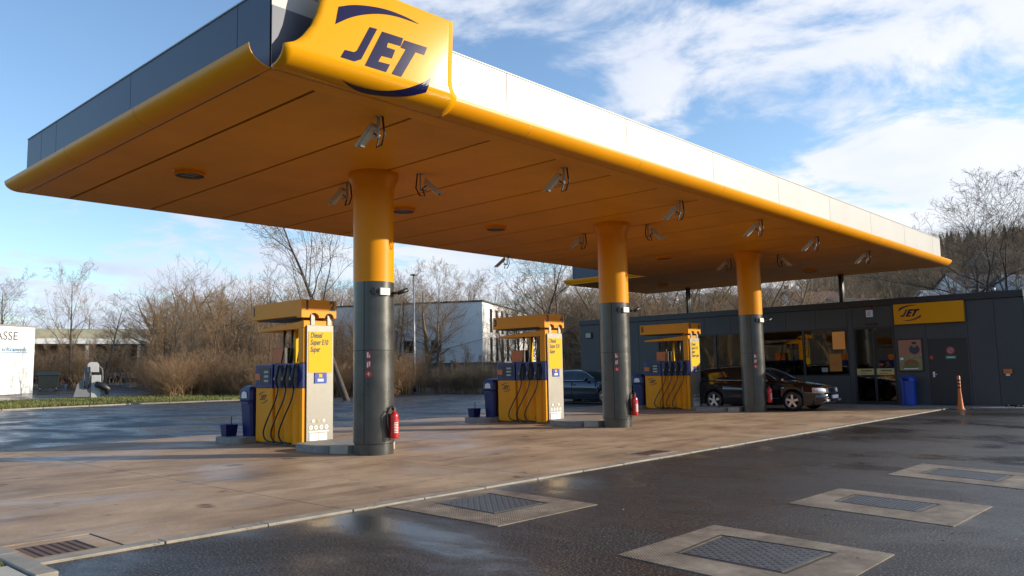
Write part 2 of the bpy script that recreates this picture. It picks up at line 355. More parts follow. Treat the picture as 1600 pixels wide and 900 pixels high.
def smooth_line(pts, n=24):
    o = []; m = len(pts)-1
    for i in range(n+1):
        t = i/n*m; k = min(int(t), m-1); u = t-k
        p0, p1, p2, p3 = [pts[max(0, min(m, k+j))] for j in (-1, 0, 1, 2)]
        o.append(tuple(0.5*((2*p1[c]) + (-p0[c]+p2[c])*u + (2*p0[c]-5*p1[c]+4*p2[c]-p3[c])*u*u + (-p0[c]+3*p1[c]-3*p2[c]+p3[c])*u**3) for c in (0, 1)))
    return o
def tri_outline(pts):
    from mathutils.geometry import tessellate_polygon
    return [tuple(t) for t in tessellate_polygon([[Vector((p[0], p[1], 0)) for p in pts]])]
def emblem(parent, to_world, m, scale=1.0):
    """to_world(x, z) puts an emblem point on its surface; letters and swooshes are meshes of their own"""
    for pts in (JET_J, JET_E, JET_T):
        b = MB(); b.add([to_world(p[0]*scale, p[1]*scale) for p in pts], tri_outline(pts)); b.build('letter', m, parent)
    for lo, hi in (SW_T, SW_B):
        lo, hi = smooth_line(lo), smooth_line(hi); b = MB(); n = len(lo); vs = []; q = 4
        for (a, c) in zip(lo, hi):
            for j in range(q+1): vs.append(to_world((a[0]+(c[0]-a[0])*j/q)*scale, (a[1]+(c[1]-a[1])*j/q)*scale))
        b.add(vs, [(i*(q+1)+j, (i+1)*(q+1)+j, (i+1)*(q+1)+j+1, i*(q+1)+j+1) for i in range(n-1) for j in range(q)]); b.build('swoosh', m, parent)

# ================================================================== GROUND
def hill(x, y):
    r = math.hypot(x, y)
    if r < 48: return 0.0
    az = math.degrees(math.atan2(y, x))
    prof = [(-180, 0.07), (-60, .06), (-10, .13), (9, .118), (15, .108), (20, .085), (27, .062), (35, .050), (45, .032), (58, .020), (70, .008), (78, .040), (90, .045), (100, .04), (180, .07)]
    for (a0, v0), (a1, v1) in zip(prof, prof[1:]):
        if a0 <= az <= a1: e = v0+(v1-v0)*(az-a0)/(a1-a0); break
    z = 0.0
    if 50 < az < 130 and y > 48: z = min(y-48, 24)*0.045
    t = max(0.0, min(1.0, (r-85)/260)); t = t*t*(3-2*t)
    z2 = (r*e + 1.45)*t
    w = 0.6*math.sin(x*0.03+1)*math.sin(y*0.037)*min(1, max(0, (r-90)/100))*3
    return z + z2 + w*t
def ground_sheet():
    b = MB(); rs = [0.01, 8, 16, 24, 32, 40, 46, 50, 54, 58, 64, 70, 78, 86, 95, 105, 118, 132, 150, 170, 190, 215, 240, 270, 300, 345, 400, 520, 800, 1500, 3500]; n = 120; vs = []
    for r in rs:
        for i in range(n):
            a = 2*math.pi*i/n; x, y = r*math.cos(a), r*math.sin(a); vs.append((x, y, hill(x, y)-0.05 if r < 500 else max(hill(x, y)*0.3-0.05, -0.05)))
    fs = [(j*n+i, j*n+(i+1) % n, (j+1)*n+(i+1) % n, (j+1)*n+i) for j in range(len(rs)-1) for i in range(n)]
    b.add(vs, [f for f in fs], True); return b
o = ground_sheet().build('ground', SOIL); tag(o, kind='structure'); fix_normals(o)
if o.data.polygons[len(o.data.polygons)//2].normal.z < 0: o.data.flip_normals()

b = MB(); b.add([(-40, -60, 0), (60, -60, 0), (60, 5.1, 0), (37, 24, 0), (37, 36, 0), (38.6, 43, 0), (39.5, 47.6, 0), (34, 46.8, 0), (24.5, 44.9, 0), (18.6, 46.1, 0), (14, 45.6, 0), (8, 44.0, 0), (-8, 40, 0), (-40, 36, 0)], [tuple(range(14))])
tag(b.build('asphalt_road', ASPH), kind='structure')
# raised wash forecourt beyond the grass
b = MB(); xs = [-30, 0, 15, 26, 33]; ys = [50.5, 52, 58, 66, 72]
vs = [(x, y, hill(x, y)+0.02) for y in ys for x in xs]; k = len(xs)
b.add(vs, [(j*k+i, j*k+i+1, (j+1)*k+i+1, (j+1)*k+i) for j in range(len(ys)-1) for i in range(k-1)], True)
tag(b.build('wash_forecourt', ASPH), kind='structure')
# grass verge
edge = [(-40, 36), (-8, 40), (8, 44.0), (14, 45.6), (18.6, 46.1), (24.5, 44.9), (34, 46.8), (39.5, 47.6), (41, 52)]
b = MB(); vs = []
for x, y in edge: vs += [(x, y+.12, 0.03), (x, y+2.2, 0.18), (x, y+6.2, 0.30)]
b.add(vs, [(3*i+j, 3*i+3+j, 3*i+4+j, 3*i+1+j) for i in range(len(edge)-1) for j in (0, 1)], True)
tag(b.build('grass_verge', GRASS), kind='structure')
rnd = random.Random(5)
b = MB()
for _ in range(30000):
    i = rnd.choices(range(2, len(edge)-1), [6, 6, 6, 6, 6, 2][:len(edge)-3])[0]; t = rnd.random(); x = edge[i][0]+(edge[i+1][0]-edge[i][0])*t; y = edge[i][1]+(edge[i+1][1]-edge[i][1])*t + .15 + rnd.random()**1.1*6.0
    a = rnd.random()*6.28; h = rnd.uniform(.04, .16); w = rnd.uniform(.012, .03); z = 0.02+min(.26, (y-44)*.045)
    b.add([(x-w*math.cos(a), y-w*math.sin(a), z), (x+w*math.cos(a), y+w*math.sin(a), z), (x+rnd.uniform(-.06, .06), y+rnd.uniform(-.06, .06), z+h)], [(0, 1, 2)])
tag(b.build('grass_blades', BLADE), 'short yellow green winter grass on the verge beyond the side lane', 'grass', kind='stuff')
# verge kerb stones
kb = empty('verge_kerb', kind='structure')
for (p, q) in zip(edge, edge[1:]):
    L = math.hypot(q[0]-p[0], q[1]-p[1]); n = max(1, int(L/1.6))
    if p[0] < -8: continue
    for i in range(n):
        t0, t1 = (i+.01)/n, (i+.99)/n; a = Vector(p).lerp(Vector(q), t0); c = Vector(p).lerp(Vector(q), t1); d = (c-a).normalized(); nn = Vector((-d.y, d.x))
        b = MB(); pts = [a, c, c+nn*.13, a+nn*.13]; b.prism([tuple(v) for v in pts], 'z', -.02, .07); b.build('kerb_stone', ISLW if p[0] > 24 else KERB, kb)
for i in range(7):
    b = MB(); y0 = 24+i*1.72; b.box(37, 37.15, y0+.01, y0+1.70, -.02, .11); b.build('kerb_stone', KERB, kb)

# ---- forecourt slabs
fc = empty('forecourt', kind='structure')
def slab(x0, x1, y0, y1, parent=fc, top=.008):
    g = .007; b = MB(); b.box(x0+g, x1-g, y0+g, y1-g, -.04, top); return b.build('slab', CONC, parent)
XS = [2.22, 5.2, 8.55, 11.9, 15.25, 18.6, 21.95, 25.3, 28.25]
for i in range(len(XS)-1):
    x0, x1 = XS[i], XS[i+1]
    if i == 0:
        # slab notched round the gully
        b = MB(); g = .007; b.prism([(2.95, 7.32), (x1-g, 7.32), (x1-g, 11.19), (2.22, 11.19), (2.22, 8.16), (2.95, 8.16)], 'z', -.04, .008); b.build('slab', CONC, fc)
        slab(x0, x1, 11.2, 19.3)
    else: slab(x0, x1, 7.31, 19.3)
b = MB(); b.add([(2.2, 7.3, .0015), (28.3, 7.3, .0015), (28.3, 19.3, .0015), (2.2, 19.3, .0015)], [(0, 1, 2, 3)])   # dark joint bed
tag(b.build('joint_bed', GAP), kind='structure')
pv = empty('shop_pavement', kind='structure')
for i in range(12):
    b = MB(); y0 = 5.0+i*1.5; b.box(28.27, 29.45, y0+.01, y0+1.49, -.04, .05); b.build('slab', ISL, pv)
gk = empty('channel_kerb', kind='structure')
for i in range(26):
    x0 = 2.2+i*1.0; b = MB(); rr = random.Random(i); b.box(x0+.006, x0+.994, 7.12+rr.uniform(-.004, .004), 7.29, -.04, .018+rr.uniform(0, .006)); b.build('kerb_stone', KERB, gk, bevel=.006)
lk_ = empty('side_kerb', kind='structure')
for i in range(14):
    y0 = 6.6+i*1.0; b = MB(); b.box(2.02, 2.18, y0+.006, y0+.994, -.04, .045); b.build('kerb_stone', KERB, lk_, bevel=.01)
b = MB(); b.box(.9, 2.0, 4.2, 7.18, -.03, .03); tag(b.build('paving_slab', ISLW), kind='structure')
b = MB(); b.box(-4, 2.0, 7.2, 20.6, -.03, .02); tag(b.build('side_lawn', GRASS), kind='structure')
b = MB(); rnd = random.Random(9)
for _ in range(2500):
    x, y = rnd.uniform(1.3, 2.0), rnd.uniform(7.2, 9.2); a = rnd.random()*6.28; w = .004
    b.add([(x-w*math.cos(a), y-w*math.sin(a), .018), (x+w*math.cos(a), y+w*math.sin(a), .018), (x+rnd.uniform(-.02, .02), y+rnd.uniform(-.02, .02), .018+rnd.uniform(.02, .06))], [(0, 1, 2)])
tag(b.build('grass_blades', BLADE), 'small tuft of green grass behind the kerb at the lower left', 'grass', kind='stuff')

# ---- gully with rusty grate, lower left
g = empty('storm_drain', (2.55, 7.74, 0), label='rusty iron drain grate set in the corner of the concrete forecourt', cat='drain')
b = MB()
for (x0, x1, y0, y1) in ((-.33, .38, -.42, -.30), (-.33, .38, .25, .40), (-.33, -.28, -.30, .25), (.21, .38, -.30, .25)): b.box(x0, x1, y0, y1, -.04, .004)
b.build('surround', CONC, g)
b = MB(); b.box(-.28, .21, -.30, .25, -.045, -.030); b.build('pit', GAP, g)
for i in range(7):
    x0 = -.27+i*.068; b = MB(); b.box(x0, x0+.038, -.29, .24, -.028, .002); b.build('grate_bar', RUST, g)
for y0 in (-.30, .235): b = MB(); b.box(-.28, .21, y0, y0+.014, -.028, .003); b.build('grate_rim', RUST, g)
g = empty('storm_drain', (11.85, 7.68, 0), label='flat iron drain cover in the concrete near the kerb, right of the first column', cat='drain')
b = MB(); b.box(-.45, .45, -.25, .25, .008, .013); b.build('frame', ISL, g)
for i in range(9): b = MB(); b.box(-.38+i*.085, -.33+i*.085, -.18, .18, .012, .020); b.build('grate_bar', RUST, g)

# ---- tank covers
RIM = mat('worn_rim', (0.06, 0.05, 0.042), 0.5, metal=0.3, var=0.4, vscale=9)
pl = [((5.53, 5.31), (7.06, 5.29), (7.21, 7.08), (5.60, 7.08), (5.98, 5.79), (6.80, 5.79), (6.93, 6.79), (6.07, 6.77), 'studded tank cover against the kerb, its inner lid wet and reflecting blue sky'),
      ((5.03, 2.11), (6.56, 2.11), (6.78, 3.75), (5.26, 3.76), (5.51, 2.52), (6.33, 2.48), (6.40, 3.47), (5.60, 3.42), 'nearest studded tank cover at the bottom edge of the picture'),
      ((7.97, 2.05), (9.29, 2.02), (9.63, 3.66), (8.30, 3.71), (8.53, 2.50), (9.12, 2.46), (9.26, 3.36), (8.69, 3.35), 'middle studded tank cover in the row of three on the right asphalt'),
      ((10.72, 2.00), (12.17, 2.02), (12.64, 3.60), (11.18, 3.62), (11.20, 2.36), (11.93, 2.33), (12.21, 3.28), (11.55, 3.31), 'farthest studded tank cover, cut by the right edge of the picture')]
for q in pl:
    O = q[:4]; I = q[4:8]; c = (sum(p[0] for p in O)/4, sum(p[1] for p in O)/4)
    t = empty('tank_cover', (c[0], c[1], 0), label=q[8], cat='tank cover', group='studded tank covers let into the asphalt')
    rel = lambda P, z: [(p[0]-c[0], p[1]-c[1], z) for p in P]
    b = MB(); b.add(rel(O, -.02)+rel(O, .007)+rel(I, .007)+rel(I, .002), [(i, (i+1) % 4, 4+(i+1) % 4, 4+i) for i in range(4)]+[(4+i, 4+(i+1) % 4, 8+(i+1) % 4, 8+i) for i in range(4)]+[(8+i, 8+(i+1) % 4, 12+(i+1) % 4, 12+i) for i in range(4)]+[(12, 13, 14, 15)])
    b.build('frame', PLATE, t)
    cen = Vector((sum(p[0] for p in I)/4, sum(p[1] for p in I)/4)); Q = [tuple(cen+(Vector(p)-cen)*1.05) for p in I]
    b = MB(); b.add(rel(Q, .0085)+rel(I, .0085)+rel(I, .002), [(i, (i+1) % 4, 4+(i+1) % 4, 4+i) for i in range(4)]+[(4+i, 4+(i+1) % 4, 8+(i+1) % 4, 8+i) for i in range(4)]); b.build('rim', RIM, t)
    # lid with raised studs
    cen = Vector((sum(p[0] for p in I)/4, sum(p[1] for p in I)/4)); J = [tuple(Vector(p).lerp(cen, .06)) for p in I]
    b = MB(); b.prism([(p[0]-c[0], p[1]-c[1]) for p in J], 'z', .003, .008)
    lid = b.build('lid', COVER, t)
    b = MB(); U = 17; V = 17
    for i in range(U):
        for j in range(V):
            u, v = (i+.5)/U, (j+.5)/V; u = .02+.96*u; v = .02+.96*v
            p = Vector(J[0]).lerp(Vector(J[1]), u).lerp(Vector(J[3]).lerp(Vector(J[2]), u), v); x, y = p.x-c[0], p.y-c[1]
            sx, sy = (.021, .009) if (i+j) % 2 else (.009, .021)
            b.add([(x-sx, y, .008), (x, y-sy, .008), (x+sx, y, .008), (x, y+sy, .008), (x, y, .0125)], [(0, 1, 4), (1, 2, 4), (2, 3, 4), (3, 0, 4)])
    s_ = b.build('stud', COVER, t); s_['kind'] = 'stuff'

b = MB(); rnd = random.Random(12)
for _ in range(150):
    x, y = (rnd.uniform(3, 16), rnd.uniform(-1, 7)) if rnd.random() < .6 else (rnd.uniform(3, 20), 7.05+abs(rnd.gauss(0, .25))); a = rnd.random()*6.28; s = rnd.uniform(.008, .022)
    b.add([(x+s*math.cos(a), y+s*math.sin(a), .022), (x-s*math.sin(a)*.6, y+s*math.cos(a)*.6, .030), (x-s*math.cos(a), y-s*math.sin(a), .022), (x+s*math.sin(a)*.6, y-s*math.cos(a)*.6, .026)], [(0, 1, 2, 3)])
tag(b.build('fallen_leaves', LEAF), 'tiny dry leaves and litter scattered over the asphalt and along the kerb', 'leaves', kind='stuff')

# ================================================================== CANOPY
X0, X1, Y0, Y1, ZS = 4.94, 33.85, 8.44, 17.65, 5.17
EX0, EY1 = 27.75, 21.8
DL, HL, TOP = 0.30, 0.235, 6.25
cp = empty('forecourt_canopy', (0, 0, 0), label='long flat station canopy with orange soffit, silver fascia and curved yellow lip', cat='canopy')
# soffit panels with recessed seams
seams = [X0, 5.75, 7.40, 9.05, 10.72, 12.38, 14.03, 15.70, 17.36, 19.02, 20.68, 22.34, 24.0, 25.65, 27.3, 28.95, 30.6, 32.25, X1]
for a, c in zip(seams, seams[1:]):
    b = MB(); y1 = EY1 if a >= 27.2 else Y1; g = .026
    b.box(a+g, c-g, 8.74, y1-.02, ZS, ZS+.03); b.build('soffit_panel', SOF, cp)
b = MB(); b.box(X0+.012, X1-.01, Y0+.015, 8.7385, ZS, ZS+.03); b.build('border_strip', SOF, cp)
b = MB(); b.box(X0+.01, X1-.01, Y0+.01, Y1-.01, ZS+.05, ZS+.30); b.box(EX0+.01, X1-.01, Y1-.01, EY1-.01, ZS+.0505, ZS+.301); b.box(X0+.05, X1-.05, Y0+.05, Y1-.05, ZS+.302, TOP-.25); b.box(EX0+.05, X1-.05, Y1-.049, EY1-.05, ZS+.303, TOP-.251)
b.build('roof_deck', GAP, cp)
# fascia panels
def fascia(p, q, cuts, m=SILV):
    p, q = Vector(p), Vector(q); d = (q-p); L = d.length; d.normalize(); n = Vector((d.y, -d.x)); cs = [0]+[c for c in cuts if 0 < c < L]+[L]
    for a, c in zip(cs, cs[1:]):
        A, B = p+d*(a+(.007 if a else 0)), p+d*(c-(.007 if c < L else 0)); b = MB(); b.prism([tuple(A), tuple(B), tuple(B-n*.04), tuple(A-n*.04)], 'z', ZS+.004, TOP); b.build('fascia_panel', m, cp)
    b = MB(); A, B = p+n*.012, q+n*.012; b.prism([tuple(A), tuple(B), tuple(B-n*.10), tuple(A-n*.10)], 'z', TOP, TOP+.02); b.build('cap_strip', SILV, cp)
FASL = mat('shaded_silver_cladding', (0.060, 0.070, 0.10), 0.45, metal=0.1, var=0.04, vscale=0.6)  # silver fascia with the shade of the sunless sides put into its colour
fascia((X0, Y0), (X1, Y0), [4.22+i*3.385-.0 for i in range(0, 9)])
fascia((X1, Y0+.01), (X1, EY1), [3.4, 6.8, 10.2])
fascia((X1-.01, EY1), (EX0, EY1), [3.0])
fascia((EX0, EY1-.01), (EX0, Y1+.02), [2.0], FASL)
fascia((EX0, Y1), (X0, Y1), [3.4*i for i in range(1, 7)])
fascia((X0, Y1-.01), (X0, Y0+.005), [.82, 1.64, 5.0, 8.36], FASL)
b = MB(); b.box(X0+.002, 5.62, Y0-.006, Y0-.001, ZS+.006, 5.98); b.build('corner_shadow_sheet', FASL, cp)  # added sheet, its dark colour standing for the emblem panel's shadow on the fascia
# curved lip: section from the soffit edge out and up
def lip_section(n=8):
    return [(DL*math.sin(math.pi/2*i/n), HL*(1-math.cos(math.pi/2*i/n))) for i in range(n+1)]
SEC = lip_section()
def lip(p, q, m0=False, m1=False, cuts=()):
    """outer strip along p->q, optional mitred ends"""
    p, q = Vector(p), Vector(q); d = q-p; L = d.length; d.normalize(); n = Vector((d.y, -d.x)); cs = [0]+[c for c in cuts if 0 < c < L]+[L]
    for k, (a, c) in enumerate(zip(cs, cs[1:])):
        vs = []; g0 = .006 if k else 0; g1 = .006 if k < len(cs)-2 else 0
        for th in (0, .012):
            for (o_, h) in SEC:
                oo = o_-th*.3 if th else o_; hh = h+th
                s0 = p+d*(a+g0-(oo if (m0 and k == 0) else 0)); s1 = p+d*(c-g1+(oo if (m1 and k == len(cs)-2) else 0))
                vs += [(*(s0+n*oo), ZS+hh), (*(s1+n*oo), ZS+hh)]
        m = len(SEC); fs = []
        for j in range(m-1):
            fs.append((2*j, 2*j+1, 2*j+3, 2*j+2)); fs.append((2*(m+j), 2*(m+j)+2, 2*(m+j)+3, 2*(m+j)+1))
        fs.append((2*(m-1), 2*(m-1)+1, 2*(2*m-1)+1, 2*(2*m-1)))
        fs += [(2*j, 2*j+2, 2*(m+j)+2, 2*(m+j)) for j in range(m-1)]+[(2*j+1, 2*(m+j)+1, 2*(m+j)+3, 2*j+3) for j in range(m-1)]
        b = MB(); b.add(vs, fs, True); o = b.build('lip_segment', YEL, cp, sharp=40); fix_normals(o)
lip((7.69, Y0), (X1, Y0), False, True, [1.72, 4.88, 8.14, 11.5, 14.9, 18.3, 21.7, 24.9])
lip((X1, Y0), (X1, EY1), True, True, [3.4, 6.8, 10.2])
lip((X1, EY1), (EX0, EY1), True, True, [3.0])
lip((EX0, EY1), (EX0, Y1+.0), True, False)
lip((EX0, Y1), (X0, Y1), False, True, [3.4*i for i in range(1, 7)])
lip((X0, Y1), (X0, Y0), True, False, [3.03, 5.88])
# ---- emblem panel on the near corner
def outline_left():
    # (x, z) free left edge from the top down, measured
    return [(5.55, 6.47), (5.46, 6.25), (5.42, 6.10), (5.37, 5.90), (5.30, 5.73), (5.18, 5.56), (5.12, 5.50), (5.06, 5.455), (4.98, 5.42), (4.94, 5.405)]
def outline_right(): return [(7.59, 6.47), (7.59, 6.2), (7.585, 5.9), (7.585, 5.62), (7.60, 5.52), (7.63, 5.455), (7.66, 5.42), (7.69, 5.405)]
def at_z(line, z):
    for (x0, z0), (x1, z1) in zip(line, line[1:]):
        if z1 <= z <= z0: return x0+(x1-x0)*(z0-z)/(z0-z1)
    return line[-1][0]
PY = Y0-DL
rows = [6.47-.02*i*1.0 for i in range(0, 54)]; rows = [z for z in rows if z > 5.41]+[5.405]
vs = []; nx = 24
for z in rows:
    xl, xr = at_z(outline_left(), z), at_z(outline_right(), z)
    for i in range(nx+1): xx = xl+(xr-xl)*i/nx; vs.append((xx, PY-(z-5.405)*.042-(xx-4.94)*.028, z))
for (o_, h) in SEC[::-1][1:]:
    for i in range(nx+1): xx = 4.94+(7.687-4.94)*i/nx; vs.append((xx, Y0-o_-(xx-4.94)*.028*o_/DL, ZS+h))
nr = len(rows)+len(SEC)-1
pn = tag(empty('emblem_panel', (0, 0, 0)), None); pn.parent = cp
b = MB(); b.add(vs, [(j*(nx+1)+i, j*(nx+1)+i+1, (j+1)*(nx+1)+i+1, (j+1)*(nx+1)+i) for j in range(nr-1) for i in range(nx)], True)
o = b.build('sheet', GYEL, pn); sol = o.modifiers.new('thickness', 'SOLIDIFY'); sol.thickness = .045; sol.offset = 1 ; 
me = o.data
fix_normals(o)
if me.polygons[10].normal.y > 0: me.flip_normals()
sol.offset = -1
def on_panel(x, z, proud=.003):
    X, Z = 6.55+x, 5.695+z
    if Z >= ZS+HL: return (X, PY-proud-(Z-5.405)*.042-(X-4.94)*.028, Z)
    t = min(1.0, (ZS+HL-Z)/.36); th = t*math.pi/2; o_ = DL*math.cos(th); h = HL*(1-math.sin(th))
    y = Y0-o_-(X-4.94)*.028*o_/DL; return (6.55+x*(y/PY)+ .02*t, y-proud*math.cos(th), ZS+h-proud*math.sin(th))
emblem(pn, lambda x, z: on_panel(x*1.0, z*1.0, .005), LOGO)
# brackets behind the panel
b = MB()
for x in (5.7, 6.6, 7.4): b.box(x, x+.06, PY+.05, Y0-.005, 5.75, 5.81)
b.build('bracket', GALV, pn)

# roof support posts standing on the shop roof (> foot)
for x, y in ((32.87, 19.0), (33.3, 12.1)):
    b = MB(); b.tube([(x, y, 3.72), (x, y, ZS)], .11, 12); b.build('roof_post', ANT, cp)
    b = MB(); b.tube([(x-.18, y-.1, 3.73), (x-.18, y-.1, ZS)], .03, 8); b.build('downpipe', GALV, cp)

# ---- ceiling lights
cl = empty('canopy_light', (0, 0, ZS), label='round canopy light nearest the camera, left of the first column', cat='ceiling light', group='round lights under the canopy')
b = MB(); b.lathe([(.30, 0), (.27, -.02), (.27, -.085), (.25, -.09), (.245, -.07)], seg=28, caps=False); b.build('housing', YEL, cl, sharp=40)
b = MB(); b.lathe([(.001, -.074), (.25, -.074)], seg=28, caps=False); b.build('glass', BLKP, cl)
for s_ in (-1, 1): b = MB(); b.box(-.13, .13, s_*.07-.02, s_*.07+.02, -.0755, -.07); b.build('lamp_tube', GALV, cl)
LL = [((11.43, 13.79), 'round canopy light just right of the first column top'), ((14.66, 13.98), 'round canopy light hanging between the first and second columns'), ((22.89, 14.09), 'round canopy light just right of the second column'),
      ((27.65, 13.6), 'round canopy light at the left side of the third column top'), ((30.67, 12.3), 'round canopy light right of the third column, beyond the roof post'), ((30.5, 18.9), 'round canopy light far back over the shop, left of the third column')]
cl.location = (6.50, 13.85, ZS)
for (p, l) in LL: copy_tree(cl, (p[0], p[1], ZS), l)

# ---- CCTV cameras: housing pitched down, bracket and cable loop
def cctv(loc, rz, pitch, label, drop=.30, first=[None], sc=.92):
    t = empty('security_camera', loc, R(rz), label, 'security camera', 'security cameras under the canopy')
    t.scale = (sc,)*3
    if first[0]:
        for ch in first[0].children: copy_tree(ch, parent=t)
        for ch in t.children:
            if ch.name.startswith(('housing', 'sun_shield', 'lens')): pass
        return t
    first[0] = t; m = Euler((R(-pitch), 0, 0)).to_matrix(); c = Vector((0, .10, -drop))
    b = MB(); b.box(-.05, .05, -.16, -.06, -.012, 0); b.box(-.025, .025, -.125, -.095, -drop-.02, -.012); b.box(-.022, .022, -.125, .02, -drop-.05, -drop-.02); b.build('bracket', GALV, t, bevel=.004)
    b = MB(); b.obox(c+m @ Vector((0, 0, .03)), (.105, .40, .085), m); hs_ = b.build('housing', CAMG, t, bevel=.012)
    b = MB(); b.obox(c+m @ Vector((0, .02, .085)), (.13, .47, .012), m); b.obox(c+m @ Vector((-.062, .02, .060)), (.006, .47, .05), m); b.obox(c+m @ Vector((.062, .02, .060)), (.006, .47, .05), m); b.build('sun_shield', CAMG, t)
    b = MB(); b.obox(c+m @ Vector((0, .203, .03)), (.085, .01, .065), m); b.build('lens_window', BLKP, t)
    b = MB(); b.tube([c+m @ Vector((.03, -.10, -.02)), c+m @ Vector((.06, -.12, -.12)), Vector((.06, -.02, -drop-.17)), Vector((.05, -.13, -drop-.15)), Vector((.04, -.20, -drop+.0)), Vector((.03, -.17, -.01))], .016, 6); b.build('cable', BLK, t)
    return t
cams = [((6.99, 9.1), 10, 'security camera nearest the camera, under the emblem panel'), ((9.05, 12.75), 20, 'security camera at the left side of the first column top'),
        ((9.75, 11.1), -130, 'security camera at the right side of the first column top, facing right'), ((11.26, 9.1), 10, 'second security camera along the front edge of the canopy'),
        ((17.16, 13.2), 20, 'security camera at the left side of the second column top'), ((17.5, 11.1), -130, 'security camera at the right side of the second column top, facing right'),
        ((15.45, 9.15), 10, 'third security camera along the front edge of the canopy'), ((18.97, 8.95), 10, 'fourth security camera along the front edge of the canopy'),
        ((22.71, 9.0), 10, 'fifth security camera along the front edge of the canopy'), ((26.97, 9.0), 10, 'farthest security camera along the front edge of the canopy'),
        ((25.01, 12.95), 20, 'security camera at the left side of the third column top'), ((25.6, 11.2), -130, 'security camera at the right side of the third column top, facing right'),
        ((18.5, 17.3), 60, 'black looking security camera hanging from the rear edge of the canopy')]
for (p, rz, l) in cams: cctv((p[0], p[1], ZS), rz, 42, l)

# ================================================================== COLUMNS
def circ(r, a, z, c=(0, 0)): return (c[0]+r*math.cos(a), c[1]+r*math.sin(a), z)
def column(x, label):
    t = empty('canopy_column', (x, 11.8, 0), label=label, cat='column', group='round columns carrying the canopy')
    b = MB(); b.lathe([(.355, 0.008), (.355, .20)], seg=48); b.lathe([(.335, .20), (.335, .215)], seg=48, caps=False); b.build('base_ring', COLG, t, sharp=40)
    # cladding in two shells with an open seam towards the front
    for z0, z1 in ((.215, 1.868), (1.876, 3.12)):
        b = MB(); b.lathe([(.372, z0), (.372, z1)], seg=64, a0=206.0, a1=206.0+358.2, caps=False); b.build('cladding', COLG, t, sharp=40)
    b = MB(); b.lathe([(.362, .215), (.362, 3.12)], seg=48, caps=False); b.build('seam_core', GAP, t)
    b = MB(); b.lathe([(.373, 3.12), (.373, 4.80), (.385, 4.88), (.42, 4.98), (.455, 5.05), (.465, 5.10), (.465, ZS-.002)], seg=64, caps=False); b.build('yellow_sleeve', YEL, t, sharp=50)
    # three pictogram signs, curved to the cladding
    for k, zc in enumerate((1.79, 1.62, 1.45)):
        a0 = R(213); w = R(10.5); b = MB(); n = 5; rr = .376
        if k < 2:
            vs = [circ(rr, a0+w*i/n, z) for z in (zc-.070, zc+.070) for i in range(n+1)]; b.add(vs, [(i, i+1, n+2+i, n+1+i) for i in range(n)]); b.build('sign', REDL, t)
        else:
            am = a0+w/2; vs = [(rr*math.cos(am), rr*math.sin(am), zc)]+[circ(rr, am+.062*math.cos(q)/rr, zc+.062*math.sin(q)) for q in [2*math.pi*i/20 for i in range(20)]]
            b.add(vs, [(0, 1+i, 1+(i+1) % 20) for i in range(20)]); b.build('sign', REDL, t)
        b = MB(); rr = .3785; am = a0+w/2
        def pic(shape):
            for (u0, u1, v0, v1) in shape: b.add([circ(rr, am+u/.378, zc+v) for u, v in ((u0, v0), (u1, v0), (u1, v1), (u0, v1))], [(0, 1, 2, 3)])
        pic([[(-.03, .00, -.05, .045), (.008, .03, -.05, .0)], [(-.03, -.005, -.055, .03), (.008, .03, -.03, .05), (-.03, .03, .035, .042)], [(-.03, .03, -.006, .006), (-.006, .006, -.035, .035)]][k]); b.build('pictogram', WLAB, t)
    return t
c1 = column(9.07, 'nearest round canopy column, dark grey below and yellow above, in front of pump 1')
def move_copy(t, x, l): return copy_tree(t, (x, 11.8, 0), l)
c2 = move_copy(c1, 16.70, 'middle round canopy column, dark grey below and yellow above')
c3 = move_copy(c1, 24.32, 'farthest round canopy column, dark grey below, the black estate car behind it')
# fixtures on columns: steel junction plate and small black camera
def fixture(x, label, first=[None]):
    if first[0]: return copy_tree(first[0], (x, 11.8, 0), label)
    t = empty('column_camera', (x, 11.8, 0), label=label, cat='camera', group='small cameras strapped to the columns'); first[0] = t
    b = MB(); b.lathe([(.385, 2.90), (.385, 2.955)], seg=20, a0=222, a1=322, caps=False); b.build('strap', BLK, t)
    a = R(262); c = Vector((.40*math.cos(a), .40*math.sin(a), 2.93)); m = Euler((0, 0, a)).to_matrix()
    b = MB(); b.obox(c, (.04, .20, .13), m); b.build('junction_box', WLAB, t, bevel=.005)
    a = R(232); c = Vector((.40*math.cos(a), .40*math.sin(a), 2.94)); m = Euler((0, 0, a)).to_matrix(); b = MB(); b.obox(c, (.05, .07, .12), m); b.build('clamp', BLKP, t, bevel=.006)
    a = R(292); b = MB(); d = Vector((math.cos(a), math.sin(a), 0)); e = Vector((-math.sin(a), math.cos(a), 0))
    p = d*.40+Vector((0, 0, 2.91)); b.tube([p, p+d*.10+e*.02+Vector((0, 0, .01))], .025, 8); b.tube([p+d*.10+e*.02, p+d*.22+e*.16+Vector((0, 0, .07))], [.035, .045], 10); b.build('camera_head', BLKP, t)
    return t
fixture(9.07, 'small black camera and white box strapped to the nearest column'); fixture(16.70, 'small black camera and white box strapped to the middle column'); fixture(24.32, 'small black camera and white box strapped to the farthest column')
